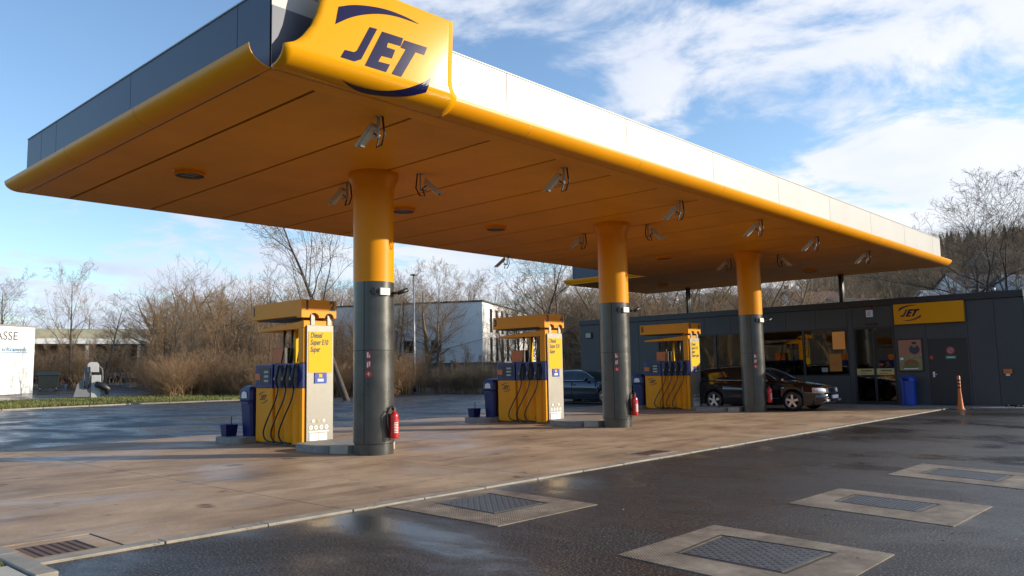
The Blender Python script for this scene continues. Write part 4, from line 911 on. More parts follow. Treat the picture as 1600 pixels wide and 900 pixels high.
# ================================================================== CARS
def interp(tab, s):
    for (a, v), (c, w) in zip(tab, tab[1:]):
        if a <= s <= c: u = (s-a)/(c-a); return v+(w-v)*(u*u*(3-2*u) if False else u)
    return tab[-1][1] if s > tab[-1][0] else tab[0][1]
def car(loc, rz, paint, label, estate=True, name='parked_car'):
    t = empty(name, loc, rz, label, 'car', 'dark cars at the station')
    Lc = 4.80; wf, wr, ar = .93, 3.69, .355
    top = [(0, .56), (.04, .66), (.10, .715), (.2, .755), (.5, .82), (.9, .885), (1.3, .935), (1.5, .955), (2.0, .965), (4.1, .99), (4.4, 1.0), (4.7, .96), (4.77, .85), (4.8, .62)]
    bot = [(0, .30), (.06, .22), (.3, .19), (.5, .18), (4.3, .19), (4.7, .26), (4.8, .36)]
    hw = [(0, .52), (.04, .64), (.10, .72), (.22, .79), (.45, .85), (.8, .885), (1.4, .90), (3.9, .90), (4.4, .86), (4.68, .79), (4.78, .70), (4.8, .62)]
    st = sorted(set([0, .02, .05, .1, .16, .24, .34, .45, 1.45, 1.6, 1.9, 2.2, 2.5, 2.8, 3.1, 4.2, 4.35, 4.5, 4.62, 4.7, 4.76, 4.79, 4.8]+[round(w+ar*math.cos(math.pi*i/14), 4) for w in (wf, wr) for i in range(15)]+[wf-ar-.001, wf+ar+.001, wr-ar-.001, wr+ar+.001]))
    def b_at(s):
        z = interp(bot, s)
        for w in (wf, wr):
            if abs(s-w) < ar: z = max(z, .315+math.sqrt(max(0, ar*ar-(s-w)**2)))
        return z
    side = [(0, .955), (.12, .985), (.35, 1.0), (.60, 1.0), (.66, 1.012), (.72, .995), (.86, .975), (.96, .93)]
    deck = [(.84, 1.0), (.60, 1.02), (.30, 1.03), (0, 1.033)]
    b = MB(); vs = []
    for s in st:
        zb, zt, w = b_at(s), interp(top, s), interp(hw, s); zs0 = zt-.015; row = []
        hgt = 1.0 if s > 1.4 else 1.0
        for (u, k) in side: row.append((w*k, zb+(zs0-zb)*u))
        for (k, m) in deck: row.append((w*k, zt+(m-1)*(.9 if s < 1.5 else .3)))
        full = row+[(-x, z) for x, z in row[::-1][1:]]
        vs += [(x, s-Lc/2, z) for x, z in full]
    k = 2*len(side)+2*len(deck)-1; n = len(st)
    fs = [(j*k+i, (j+1)*k+i, (j+1)*k+i+1, j*k+i+1) for j in range(n-1) for i in range(k-1)]+[tuple(range(k)), tuple((n-1)*k+i for i in range(k))[::-1]]
    b.add(vs, fs, True); o = b.build('body', paint, t, sharp=50); fix_normals(o)
    b = MB(); b.box(-.80, .80, -Lc/2+.25, Lc/2-.2, .20, .60); b.build('underbody', GAP, t)
    # cabin
    roof = [(1.38, .95), (1.7, 1.14), (2.05, 1.31), (2.25, 1.375), (2.5, 1.42), (2.9, 1.445), (3.4, 1.435)]+([(4.0, 1.40), (4.35, 1.36), (4.45, 1.27), (4.66, 1.0)] if estate else [(3.65, 1.40), (3.9, 1.31), (4.25, 1.08), (4.38, 1.0)])
    cs = [1.38, 1.5, 1.7, 1.9, 2.05, 2.18, 2.3, 2.5, 2.62, 2.68, 2.9, 3.1, 3.4, 3.6, 3.66, 3.8, 4.0]+([4.2, 4.35, 4.45, 4.55, 4.66] if estate else [4.12, 4.25, 4.38])
    vs = []
    for s in cs:
        zr = interp(roof, s); zb = interp(top, s)-.01; h = max(.004, zr-zb); tw = .80-.02; we = interp(hw, s)*.90
        wtop = we-.30*(h/.47)
        ring = [(we, zb), (we-.30*(h/.47)*.18, zb+h*.22), (we-.30*(h/.47)*.62, zb+h*.68), (wtop-.01, zb+h*.86), (wtop-.06, zb+h*.955), (wtop*.62, zb+h*1.0), (0, zb+h*1.012)]
        full = ring+[(-x, z) for x, z in ring[::-1][1:]]; vs += [(x, s-Lc/2, z) for x, z in full]
    k = 13; gl = {}; pa = []
    for j in range(len(cs)-1):
        for i in range(k-1):
            f = (j*k+i, (j+1)*k+i, (j+1)*k+i+1, j*k+i+1); sm_ = (cs[j]+cs[j+1])/2; sidef = i in (0, 1, 2, 9, 10, 11)
            if not sidef: g = (sm_ < 2.12 and 4 <= i <= 7) or (sm_ > (4.4 if estate else 3.72) and 4 <= i <= 7)
            else: g = 1.95 < sm_ < (4.3 if estate else 3.9) and not (2.62 <= sm_ <= 2.68) and not (3.60 <= sm_ <= 3.66) and i not in ()
            if not g: pa.append(f)
            elif not sidef: gl.setdefault('windscreen' if sm_ < 2.12 else 'rear_window', []).append(f)
            else: gl.setdefault(('side_window', i < 6, 0 if sm_ < 2.62 else 1 if sm_ < 3.60 else 2), []).append(f)
    b = MB(); b.add(vs, pa, True); o = b.build('roof_shell', paint, t); 
    for kk, ff in gl.items():
        used = sorted({i for f in ff for i in f}); mp = {u: n_ for n_, u in enumerate(used)}
        b = MB(); b.add([vs[u] for u in used], [tuple(mp[i] for i in f) for f in ff], True); b.build(kk if isinstance(kk, str) else kk[0], CGLASS, t)
    for s_ in (-1, 1):
        # chrome trims: window line and roof edge
        b = MB(); b.tube([(s_*.815, 1.75-Lc/2, .975), (s_*.817, 2.5-Lc/2, .985), (s_*.815, 3.4-Lc/2, 1.0), (s_*.80, 4.2-Lc/2, 1.01)], .009, 5); b.build('window_trim', CHROME, t)
        b = MB(); b.tube([(s_*.76, 1.5-Lc/2, 1.02), (s_*.70, 1.75-Lc/2, 1.17), (s_*.60, 2.1-Lc/2, 1.335), (s_*.575, 2.3-Lc/2, 1.39)], .013, 5); b.build('pillar_trim', mat('pillar_grey', (.30, .34, .42), .2, metal=.6), t)
        b = MB(); b.tube([(s_*.915, .3+.95-Lc/2+.1, .40), (s_*.917, 3.25-Lc/2, .40)], .014, 5); b.build('door_strip', BLKP, t)
        for y_ in (1.38, 2.66, 3.62): b = MB(); b.box(*sorted((s_*.885, s_*.909)), y_-Lc/2, y_-Lc/2+.012, .30, .95); b.build('door_gap', GAP, t)
        for y_ in (2.45, 3.45): b = MB(); b.box(*sorted((s_*.905, s_*.93)), y_-Lc/2, y_-Lc/2+.18, .80, .83); b.build('door_handle', paint, t, bevel=.006)
        b = MB(); b.obox((s_*.93, 1.85-Lc/2, 1.03), (.18, .10, .12)); b.build('mirror', paint, t, bevel=.03)
        b = MB(); b.box(*sorted((s_*.892, s_*.898)), 1.18-Lc/2, 1.26-Lc/2, .73, .76); b.build('side_repeater', WLAB, t)
        # headlamp wraps the corner
        b = MB(); pts = [(.335, -.01), (.50, .015), (.66, .07), (.755, .19), (.79, .30)]; vs = []
        for x, y in pts:
            tt = (x-.335)/.455; vs += [(s_*x, y-.012-Lc/2+.005, .575+.01*tt), (s_*x*.985, y+.015-Lc/2, .70+.035*tt)]
        b.add(vs, [(2*i, 2*i+2, 2*i+3, 2*i+1) for i in range(4)], True); o = b.build('headlight', LAMPG, t); so_ = o.modifiers.new('thickness', 'SOLIDIFY'); so_.thickness = .05; so_.offset = 0
        b = MB(); b.add([(s_*.745, .14-Lc/2, .60), (s_*.80, .27-Lc/2, .61), (s_*.79, .275-Lc/2, .68), (s_*.735, .15-Lc/2, .68)], [(0, 1, 2, 3)]); o = b.build('indicator', AMBER, t); so_ = o.modifiers.new('thickness', 'SOLIDIFY'); so_.thickness = .03; so_.offset = 0
        b = MB(); b.box(*sorted((s_*.40, s_*.62)), -.012-Lc/2+.02, .08-Lc/2, .30, .40); b.build('air_intake', GAP, t)
        for yw in (wf, wr):
            wh = empty('wheel', (s_*.80, yw-Lc/2, .315)); wh.parent = t; wh.rotation_euler = (0, 0, 0 if s_ > 0 else math.pi)
            b = MB(); prof = [(.215, -.10), (.285, -.105), (.312, -.085), (.318, 0), (.312, .085), (.285, .105), (.215, .10)]; vs = []; q = 36
            for r, xx in prof: vs += [(xx, r*math.cos(2*math.pi*i/q), r*math.sin(2*math.pi*i/q)) for i in range(q)]
            b.add(vs, [(j*q+i, j*q+(i+1) % q, (j+1)*q+(i+1) % q, (j+1)*q+i) for j in range(6) for i in range(q)], True); b.build('tyre', BLK, wh, sharp=50)
            b = MB(); vs = []
            for r, xx in ((.222, .10), (.222, .085), (.20, .075), (.20, -.02)): vs += [(xx, r*math.cos(2*math.pi*i/q), r*math.sin(2*math.pi*i/q)) for i in range(q)]
            b.add(vs, [(j*q+i, j*q+(i+1) % q, (j+1)*q+(i+1) % q, (j+1)*q+i) for j in range(3) for i in range(q)], True)
            for i in range(5):
                a = 2*math.pi*i/5+.3; c_, s2 = math.cos(a), math.sin(a); P = lambda r, w_, xx: (xx, r*c_-w_*s2, r*s2+w_*c_)
                b.add([P(.03, -.035, .085), P(.03, .035, .085), P(.205, .038, .088), P(.205, -.038, .088), P(.03, -.035, .05), P(.03, .035, .05), P(.205, .038, .055), P(.205, -.038, .055)], [(0, 3, 2, 1), (0, 1, 5, 4), (1, 2, 6, 5), (2, 3, 7, 6), (3, 0, 4, 7)])
            b.add([(.09, .05*math.cos(2*math.pi*i/12), .05*math.sin(2*math.pi*i/12)) for i in range(12)], [tuple(range(12))[::-1]])
            o = b.build('rim', ALLOY, wh); fix_normals(o)
            b = MB(); b.add([(.015, .21*math.cos(2*math.pi*i/24), .21*math.sin(2*math.pi*i/24)) for i in range(24)], [tuple(range(24))]); b.build('brake_disc', GAP, wh)
    # grille and bumper
    def front_quad(nm, m, z0, z1, w0, w1, y0, y1, th): b = MB(); b.add([(-w0, y0-Lc/2, z0), (w0, y0-Lc/2, z0), (w1, y1-Lc/2, z1), (-w1, y1-Lc/2, z1)], [(0, 1, 2, 3)]); o = b.build(nm, m, t); so_ = o.modifiers.new('thickness', 'SOLIDIFY'); so_.thickness = th; so_.offset = 0; return o
    front_quad('grille_surround', CHROME, .545, .735, .27, .33, -.018, .05, .03)
    g_ = front_quad('grille', BLKP, .565, .715, .24, .30, -.035, .033, .012)
    for i in range(5): z = .585+i*.027; b = MB(); b.box(-.25-.0*i, .25, -.048-Lc/2+.34*(z-.565), -.036-Lc/2+.34*(z-.565)+.01, z, z+.008); b.build('grille_bar', CHROME, g_)
    for i in range(4): b = MB(); vs = []; c_ = (-.09+.06*i, -.052+.34*.075-Lc/2, .64); q = 16; b.add([(c_[0]+r*math.cos(2*math.pi*j/q), c_[1], c_[2]+r*math.sin(2*math.pi*j/q)) for r in (.030, .040) for j in range(q)], [(j, (j+1) % q, q+(j+1) % q, q+j) for j in range(q)]); b.build('badge_ring', CHROME, g_)
    b = MB(); secx = [(-.80, .30), (-.74, .13), (-.60, .035), (-.3, -.035), (0, -.055), (.3, -.035), (.60, .035), (.74, .13), (.80, .30)]; vs = []
    for x, y in secx:
        for (dy, z) in ((.03, .24), (-.02, .30), (-.035, .42), (-.03, .50), (.0, .545), (.05, .555)): vs.append((x, y+dy-Lc/2, z))
    b.add(vs, [(i*6+j, (i+1)*6+j, (i+1)*6+j+1, i*6+j+1) for i in range(8) for j in range(5)], True); bp = b.build('bumper', paint, t); m = bp.modifiers.new('thickness', 'SOLIDIFY'); m.thickness = .02; m.offset = -1; fix_normals(bp)
    b = MB(); b.box(-.26, .26, -.115-Lc/2, -.10-Lc/2, .39, .50); plt = b.build('number_plate', WLAB, t, bevel=.004); b = MB(); b.box(-.26, -.22, -.1165-Lc/2, -.1145-Lc/2, .392, .498); b.build('plate_band', BLUE, plt)
    for s_ in (-1, 1): b = MB(); b.box(*sorted((s_*.30, s_*.60)), -.075-Lc/2, -.02-Lc/2, .30, .37); b.build('fog_lamp', GALV, t, bevel=.01)
    b = MB(); b.box(-.24, .24, -.11-Lc/2, -.05-Lc/2, .30, .37); b.build('lower_grille', BLKP, t)
    for s_ in (-1, 1): b = MB(); b.box(*sorted((s_*.55, s_*.84)), 4.70-Lc/2, 4.79-Lc/2, .70, .92); b.build('tail_light', RED, t, bevel=.01)
    if estate:
        for s_ in (-1, 1): b = MB(); b.tube([(s_*.52, 2.6-Lc/2, 1.44), (s_*.53, 2.8-Lc/2, 1.49), (s_*.53, 4.0-Lc/2, 1.47), (s_*.52, 4.2-Lc/2, 1.41)], .014, 6); b.build('roof_rail', BLKP, t)
    return t
car((25.82, 12.30, .01), R(0), CARBLK, 'black estate car with silver grille parked beyond the farthest pump and column', True)
car((28.2, 21.4, .01), R(0), CARNAV, 'dark blue saloon car seen between the middle pump and the middle column', False)

# ================================================================== LEFT BACKGROUND
def polar(az, d): return (d*math.cos(R(az)), d*math.sin(R(az)))
# car wash wall
ws = empty('wash_hall', (18.0, 60.9, 0), label='white car wash hall cut by the left edge, with grey lettering', cat='building')
a = math.atan2(-.43, .90); m = Euler((0, 0, math.atan2(4.4, 26.0)+R(160))).to_matrix()
ws.rotation_euler = (0, 0, R(25.8))
b = MB(); b.box(-14, 0, 0, 9, .2, 5.05); b.build('wall', RENDERW, ws)
b = MB(); b.box(-14.05, .05, -.05, 9.05, 5.051, 5.14); b.build('roof_edge', RENDERG, ws)
text('lettering', 'STRASSE', .80, mat('grey_letter', (.10, .10, .11), .6), ws, (-.85, -.012, 4.38), offset=.004, align='CENTER')
for ch in ws.children:
    if ch.name.startswith('lettering'):
        mxx = max(v.co.x for v in ch.data.vertices)
        for v in ch.data.vertices: v.co.x -= mxx
        ch.location.x = -1.32
text('lettering', 'soft', .40, mat('wash_white_letter', (.16, .30, .42), .6), ws, (-2.18, -.022, 3.52), offset=.006)
text('lettering', 'car', .40, mat('wash_blue_letter', (.02, .20, .42), .6), ws, (-1.62, -.022, 3.52), offset=.006)
text('lettering', 'wash', .40, mat('wash_grey_letter', (.12, .24, .36), .6), ws, (-1.02, -.022, 3.52), offset=.006)
b = MB(); b.box(-2.55, -.55, -.010, -.004, 3.30, 3.34); b.build('underline', mat('wash_blue_line', (.02, .16, .35), .6), ws)
# dumpster
z0 = .50
dm = empty('dumpster', (19.5, 62.6, hill(19.5, 62.6)+.02), R(-20), 'dark green four wheeled rubbish container beside the white wash hall', 'dumpster')
b = MB(); b.prism([(-.52, .25), (.52, .25), (.62, 1.10), (-.60, 1.10)], 'x', -.62, .62); fix_normals(b.build('container_body', LIDG, dm, bevel=.02))
b = MB(); b.prism([(-.66, 1.10), (.66, 1.10), (.62, 1.22), (.30, 1.38), (-.30, 1.38), (-.62, 1.22)], 'x', -.70, .70); fix_normals(b.build('lid', LIDG, dm, bevel=.02))
for x in (-.5, .5):
    for y in (-.4, .4): b = MB(); b.tube([(x-.03, y, .10), (x+.03, y, .10)], .10, 14); b.build('wheel', BLK, dm); b = MB(); b.box(x-.04, x+.04, y-.04, y+.04, .12, .25); b.build('castor', GALV, dm)
b = MB(); b.tube([(-.72, -.3, 1.0), (-.80, -.3, .95), (-.80, .3, .95), (-.72, .3, 1.0)], .02, 6); b.build('handle', GALV, dm)
b = MB(); b.add([(-.626, .15*math.cos(2*math.pi*i/16)-.1, .72+.15*math.sin(2*math.pi*i/16)) for i in range(16)], [tuple(range(16))]); b.build('sticker', WLAB, dm)
# vacuum station
vc = empty('vacuum_station', (18.05, 50.9, .24), R(-20), 'pale grey vacuum cleaner station with hanging hoses on the grass verge', 'vacuum station')
b = MB(); b.prism([(-.85, 0), (.10, 0), (.10, 1.2), (.10, 2.0), (-.20, 1.9), (-.42, 1.15), (-.62, .95)], 'y', -.30, .30); fix_normals(b.build('side_casing', VACG, vc, bevel=.02))
b = MB(); b.box(.105, .62, -.34, .34, .12, 1.45); b.build('main_casing', VACW, vc, bevel=.02); b = MB(); b.prism([(-.12, 1.62), (.50, 1.62), (.48, 2.1), (.36, 2.22), (0, 2.22), (-.12, 2.1)], 'y', -.36, .36); fix_normals(b.build('head', VACW, vc, bevel=.02))
b = MB(); b.box(.0, .5, -.2, .2, 1.451, 1.619); b.build('neck', BLKP, vc); b = MB(); b.box(-.75, .14, -.32, .31, 0, .18); b.build('plinth', BLKP, vc)
for y in (-.36, -.42): 
    b = MB(); b.tube([(-.10, y, 2.0), (-.26, y, 1.9), (-.30, y, 1.4), (-.22, y, .75), (-.02, y, .70), (.06, y, 1.3), (.0, y, 1.95)], .035, 6); b.build('hose', BLKP, vc)
b = MB(); b.tube([(.45, -.3, 2.05), (.68, -.3, 1.8), (.72, -.3, 1.2), (.60, -.3, .9)], .03, 6); b.build('hose', VACG, vc)
b = MB(); b.tube([(.35, -.42, .95), (.70, -.50, .80), (1.0, -.5, .60), (.95, -.5, .30)], [.16, .22, .2, .1], 10); b.build('mat_holder', BLKP, vc)
# street lamp
lm = empty('street_lamp', (37.7, 44.3, .1), label='tall slim grey lamp post at the thicket, right of the nearest column', cat='street lamp')
b = MB(); b.tube([(0, 0, 0), (0, 0, 2.5), (0, 0, 8.45)], [.085, .07, .045], 10); b.build('post', GALV, lm); b = MB(); b.tube([(0, 0, 0), (0, 0, .5)], .13, 10); b.build('foot', BLKP, lm)
b = MB(); b.box(-.16, .16, -.22, .22, 8.43, 8.53); b.build('lamp_head', BLKP, lm, bevel=.02)
# white two storey building
def window_on(par, xc, zc, w, h, face='y', off=0.0, frame=BLKP, pane=None):
    pane = pane or mat('dark_pane', (.02, .022, .025), .12, spec=.7)
    def bx(b, u0, u1, z0, z1, d0, d1):
        return b.box(u0, u1, off-d1, off-d0, z0, z1) if face == 'y' else b.box(off-d1, off-d0, u0, u1, z0, z1)
    b = MB(); t = .07
    for (u0, u1, z0, z1) in ((xc-w/2, xc+w/2, zc+h/2-t, zc+h/2), (xc-w/2, xc+w/2, zc-h/2, zc-h/2+t), (xc-w/2, xc-w/2+t, zc-h/2+t, zc+h/2-t), (xc+w/2-t, xc+w/2, zc-h/2+t, zc+h/2-t)): bx(b, u0, u1, z0, z1, -.02, .05)
    f = b.build('window', frame, par); b = MB(); bx(b, xc-w/2+t, xc+w/2-t, zc-h/2+t, zc+h/2-t, .0, .02); b.build('pane', pane, f); return f
wb = empty('white_building', (53.3, 52.8, 0), R(28.4), 'white two storey flat roofed building behind bare trees, its right side sunlit', 'building')
# local x runs away along the lit side, local y along the long shaded side
b = MB(); b.box(0, 23, 0, 22, 2.35, 8.05); b.build('wall', RENDERW, wb); b = MB(); b.box(.3, 22.5, .3, 21.5, -.5, 2.349); b.build('ground_floor', RENDERG, wb)
b = MB(); b.box(-.08, 23.1, -.08, 22.1, 8.051, 8.20); b.build('parapet', ROOFD, wb)
b = MB(); b.box(0.2, 20, 22.101, 25.5, -.5, 8.0); b.build('annex_wall', RENDERG, wb)
for yy in (4.6, 7.4, 10.3, 13.1, 16.2): window_on(wb, yy, 3.95, 1.0, 1.15, 'x', 0)
for xx in (3.0, 5.1, 7.2, 9.3):
    window_on(wb, xx, 6.4, .75, 2.3, 'y', 0); window_on(wb, xx, 3.65, .75, 2.3, 'y', 0)
sg = mat('faded_print', (.42, .40, .38), .8)
t_ = text('lettering', 'Lauer', 1.55, sg, wb, (-.02, 8.0, 6.4), rot=(90, 0, -90), shear=.4, width=4.0)
t_ = text('lettering', 'Bau', .85, sg, wb, (-.02, 8.6, 5.2), rot=(90, 0, -90), width=2.4)
# low industrial hall far to the left
ih = empty('industrial_hall', (27.0, 92.0, 0), R(-19), 'long low industrial hall with a white canopy edge beyond the thicket on the left', 'building')
gz = 2.2
b = MB(); b.box(0, 46, 6, 26, gz-2, gz+3.3); b.build('wall', BRICKD, ih); b = MB(); b.box(-.2, 46.2, 5.8, 26.2, gz+3.3, gz+4.9); b.build('upper_cladding', OLIVE, ih)
b = MB(); b.box(12, 38, 5.6, 26.3, gz+4.901, gz+5.5); b.build('parapet', RENDERW, ih)
b = MB(); b.box(-1, 47, 0, 5.79, gz+3.0, gz+3.55); b.build('canopy', RENDERW, ih)
for i in range(10): b = MB(); b.box(i*5-.15, i*5+.15, .3, .6, gz-2, gz+3.0); b.build('canopy_post', RENDERW, ih)
for i in range(8): window_on(ih, 3+i*5.4, gz+1.6, 3.4, 1.3, 'y', 6)
# parked cars in front of it, small
small = {}
def far_car(x, y, z, rz, m, label):
    t = empty('far_car', (x, y, z), R(rz), label, 'car'); 
    b = MB(); b.prism([(-2.1, .35), (2.1, .35), (2.15, .75), (1.2, .90), (-1.9, .92), (-2.15, .7)], 'y', -.85, .85); fix_normals(b.build('body', m, t, bevel=.05)); b = MB(); b.prism([(-1.7, .90), (1.2, .90), (.5, 1.42), (-1.2, 1.44)], 'y', -.72, .72); fix_normals(b.build('windows', CGLASS, t, bevel=.04))
    b = MB(); b.box(-1.15, .45, -.68, .68, 1.435, 1.46); b.build('roof', m, t)
    for xx in (-1.3, 1.3):
        for yy in (-.86, .80): b = MB(); b.tube([(xx, yy, .32), (xx, yy+.06, .32)], .32, 14); b.build('wheel', BLK, t)
SILC = mat('silver_car_paint', (.42, .44, .47), .25, metal=.4, coat=.6); REDC = mat('dark_red_car_paint', (.15, .02, .02), .25, coat=.6)
for (az, d, rz, m, l) in ((72.4, 88, -10, CARBLK, 'dark car parked before the industrial hall beside the wash hall'), (71.5, 89, -10, RENDERW, 'white car parked before the industrial hall at far left'), (68.2, 92, -12, SILC, 'silver car parked before the middle of the industrial hall'), (66.5, 80, -12, RENDERW, 'white car glimpsed between hedge stems right of the vacuum station'), (62.0, 66, -20, SILC, 'pale silver car glimpsed behind thicket stems left of the nearest pump'), (60.0, 70, -20, SILC, 'pale car half hidden behind the thicket beside the nearest pump')):
    x, y = polar(az, d); far_car(x, y, hill(x, y)+.05, rz, m, l)
b = MB(); rnd = random.Random(2)

# ================================================================== HOUSES ON THE RIGHT SLOPE
def house(az, d, dz, w, dp, h, rh, rz, wallm, roofm, label, nw=3, fl=2):
    x, y = polar(az, d); z = hill(x, y)+dz; t = empty('house', (x, y, z), R(rz), label, 'house', None)
    b = MB(); b.box(-w/2, w/2, -dp/2, dp/2, -4, h); b.build('wall', wallm, t)
    if rh > 0:
        b = MB(); b.prism([(-dp/2, h+.002), (dp/2, h+.002), (0, h+rh-.1)], 'x', -w/2+.01, w/2-.01); fix_normals(b.build('gable', wallm, t))
        b = MB(); e = .5; s_ = rh/(dp/2)
        for sg_ in (-1, 1): b.add([(-w/2-e, sg_*(dp/2+e), h-e*s_+.05), (w/2+e, sg_*(dp/2+e), h-e*s_+.05), (w/2+e, 0, h+rh+.05), (-w/2-e, 0, h+rh+.05), (-w/2-e, sg_*(dp/2+e), h-e*s_+.22), (w/2+e, sg_*(dp/2+e), h-e*s_+.22), (w/2+e, 0, h+rh+.24), (-w/2-e, 0, h+rh+.24)], [(0, 1, 2, 3), (4, 7, 6, 5), (0, 4, 5, 1), (0, 3, 7, 4), (1, 5, 6, 2)])
        rf = b.build('roof', roofm, t); fix_normals(rf)
        b = MB(); b.box(w*.15, w*.15+.7, -.35, .35, h+rh*.6, h+rh+.9); b.build('chimney', BRICKD, rf)
    else:
        b = MB(); b.box(-w/2-.2, w/2+.2, -dp/2-.2, dp/2+.2, h+.001, h+.4); b.build('roof', roofm, t)
    for f in range(fl):
        for i in range(nw):
            xx = -w/2+w*(i+.5)/nw; window_on(t, xx, 1.4+f*2.8, 1.1, 1.3, 'y', -dp/2)
            if i < 2: window_on(t, -dp/2+dp*(i+.5)/2, 1.4+f*2.8, 1.1, 1.3, 'x', -w/2)
    return t
GREYR = mat('grey_sheet_roof', (.20, .22, .25), .5); TILE = mat('brown_tile_roof', (.14, .07, .05), .8, var=.2)
H_ = [(12.3, 200, 1.5, 13, 10, 5.5, 3.2, -38, RENDERW, ROOFD, 'white gabled house on the slope just right of the canopy tip'),
      (11.0, 150, 1.0, 26, 11, 4.4, 0, -52, RENDERW, mat('tan_flat_roof', (.38, .32, .24), .8), 'long low pale building with tan roof band right of the big bare tree'),
      (13.9, 190, 0, 12, 9, 5.2, 3.0, -32, RENDERW, GREYR, 'white house with grey roof behind the big bare tree'),
      (16.0, 140, 1.5, 26, 12, 5.0, 0, -58, mat('blue_grey_sheet', (.30, .34, .42), .6), GREYR, 'wide blue grey hall with flat roof under the canopy tip'),
      (19.3, 165, 2, 11, 9, 6.0, 2.4, -30, RENDERG, ROOFD, 'grey house behind the right roof post'),
      (22.0, 175, 4, 11, 9, 6.0, 2.4, -35, RENDERW, TILE, 'white house with brown roof seen between the third column and the roof post'),
      (23.9, 185, 5, 10, 8, 6.0, 2.4, -28, RENDERW, GREYR, 'white house just right of the third column'),
      (26.8, 180, 5, 10, 8, 5.5, 2.4, -30, mat('pink_render', (.45, .22, .20), .8), ROOFD, 'pinkish house glimpsed left of the third column'),
      (28.6, 185, 6, 9, 8, 5.5, 2.2, -34, RENDERW, GREYR, 'small white house glimpsed over the thicket between the second and third columns'),
      (9.4, 200, 0, 14, 10, 5.5, 3.2, -35, mat('pale_grey_render', (.45, .45, .46), .8), GREYR, 'grey roofed house on the hillside at the right edge'),
      (10.9, 235, 2, 12, 9, 5.5, 3.4, -38, RENDERG, ROOFD, 'dark roofed house higher on the hillside near the right edge')]
for h in H_: house(*h)

# ================================================================== TREES
def grow(seed, height, kind='broad', levels=4, dens=1.0):
    """returns two builders: trunk with main limbs, and the finer crown"""
    rn = random.Random(seed); T, C = MB(), MB(); UP = Vector((0, 0, 1))
    def rv(s): return Vector((rn.gauss(0, s), rn.gauss(0, s), rn.gauss(0, s)))
    def branch(p, d, L, r, lev):
        n = [9, 7, 5, 4, 3][lev]; step = L/n; pts = [p.copy()]; rs = [r]; dirs = [d.copy()]; wob = [.07, .16, .20, .22, .25][lev]
        for i in range(n):
            trop = {0: .06, 1: .10, 2: .07, 3: .05, 4: .03}[lev]
            d = (d + rv(wob) + UP*trop).normalized(); p = p + d*step; pts.append(p.copy()); dirs.append(d.copy()); rs.append(max(.0055, r*(1-(i+1)/n*(.93 if lev < 2 else .75))))
        (T if lev < 2 else C).tube(pts, rs, [7, 5, 3, 3, 3][lev], caps=False)
        if lev >= levels: return
        cnt = [int((13 if kind != 'spread' else 7)*dens), int((7 if kind != 'spread' else 9)*dens), int(6*dens), int(4*dens)][min(lev, 3)]; cnt = max(2, cnt)
        s0 = {'broad': .26, 'spread': .22, 'slim': .12, 'shrub': .05}[kind] if lev == 0 else .18
        for c in range(cnt):
            t = s0+(1-s0)*(c+rn.random()*.8)/cnt; t = min(.99, t); i = min(n-1, int(t*n)); u = t*n-i
            q = pts[i].lerp(pts[i+1], u); dd = dirs[i]; a = rn.random()*2*math.pi
            ax = dd.orthogonal().normalized(); ax = Matrix.Rotation(a, 3, dd) @ ax
            ang = {'broad': rn.uniform(.6, 1.15), 'spread': rn.uniform(.5, .95), 'slim': rn.uniform(.35, .75), 'shrub': rn.uniform(.3, .8)}[kind] if lev == 0 else rn.uniform(.4, 1.0)
            nd = (Matrix.Rotation(ang, 3, ax) @ dd).normalized()
            fl = {'broad': .58, 'spread': .85, 'slim': .34, 'shrub': .45}[kind] if lev == 0 else .55
            branch(q, nd, L*fl*(1.12-.62*t)*rn.uniform(.75, 1.2), max(.0062, rs[i]*(.55 if lev else .62 if kind == 'spread' else .38)), lev+1)
    if kind == 'shrub':
        for k in range(int(7*dens)):
            a = rn.random()*6.28; branch(Vector((rn.gauss(0, .35), rn.gauss(0, .35), -.1)), Vector((math.cos(a)*.25, math.sin(a)*.25, 1)).normalized(), height*rn.uniform(.6, 1.0), .022*height/3, 1)
    else: branch(Vector((0, 0, -.2)), Vector((rn.gauss(0, .03), rn.gauss(0, .03), 1)).normalized(), height, height*(.015 if kind == 'slim' else .019), 0)
    return T, C
VAR = {}
def variant(key, seed, height, kind, levels, dens, bark, twig):
    T, C = grow(seed, height, kind, levels, dens); top = max(v[2] for v in C.v); VAR[key] = (T.mesh('trunk', bark), C.mesh('crown', twig), top if kind != 'shrub' else height, T, C)
variant('broad_a', 11, 10, 'broad', 4, 1.0, BARK, TWIG); variant('broad_b', 23, 10, 'broad', 4, 1.05, BARKD, TWIGG)
variant('spread', 53, 10, 'spread', 4, 1.2, BARKD, TWIGD); variant('slim_a', 5, 9, 'slim', 3, 1.25, BARK, TWIGR); variant('slim_b', 8, 9, 'slim', 3, 1.3, BARK, TWIG); variant('slim_c', 15, 9, 'slim', 3, 1.3, BARKD, TWIGG); variant('slim_d', 19, 9, 'slim', 3, 1.45, BARK, TWIGR)
variant('shrub_a', 31, 5, 'shrub', 3, 1.3, BARK, TWIG); variant('shrub_b', 37, 5, 'shrub', 3, 1.3, BARKD, TWIGR); variant('shrub_c', 41, 5, 'shrub', 3, 1.3, BARK, TWIGR)
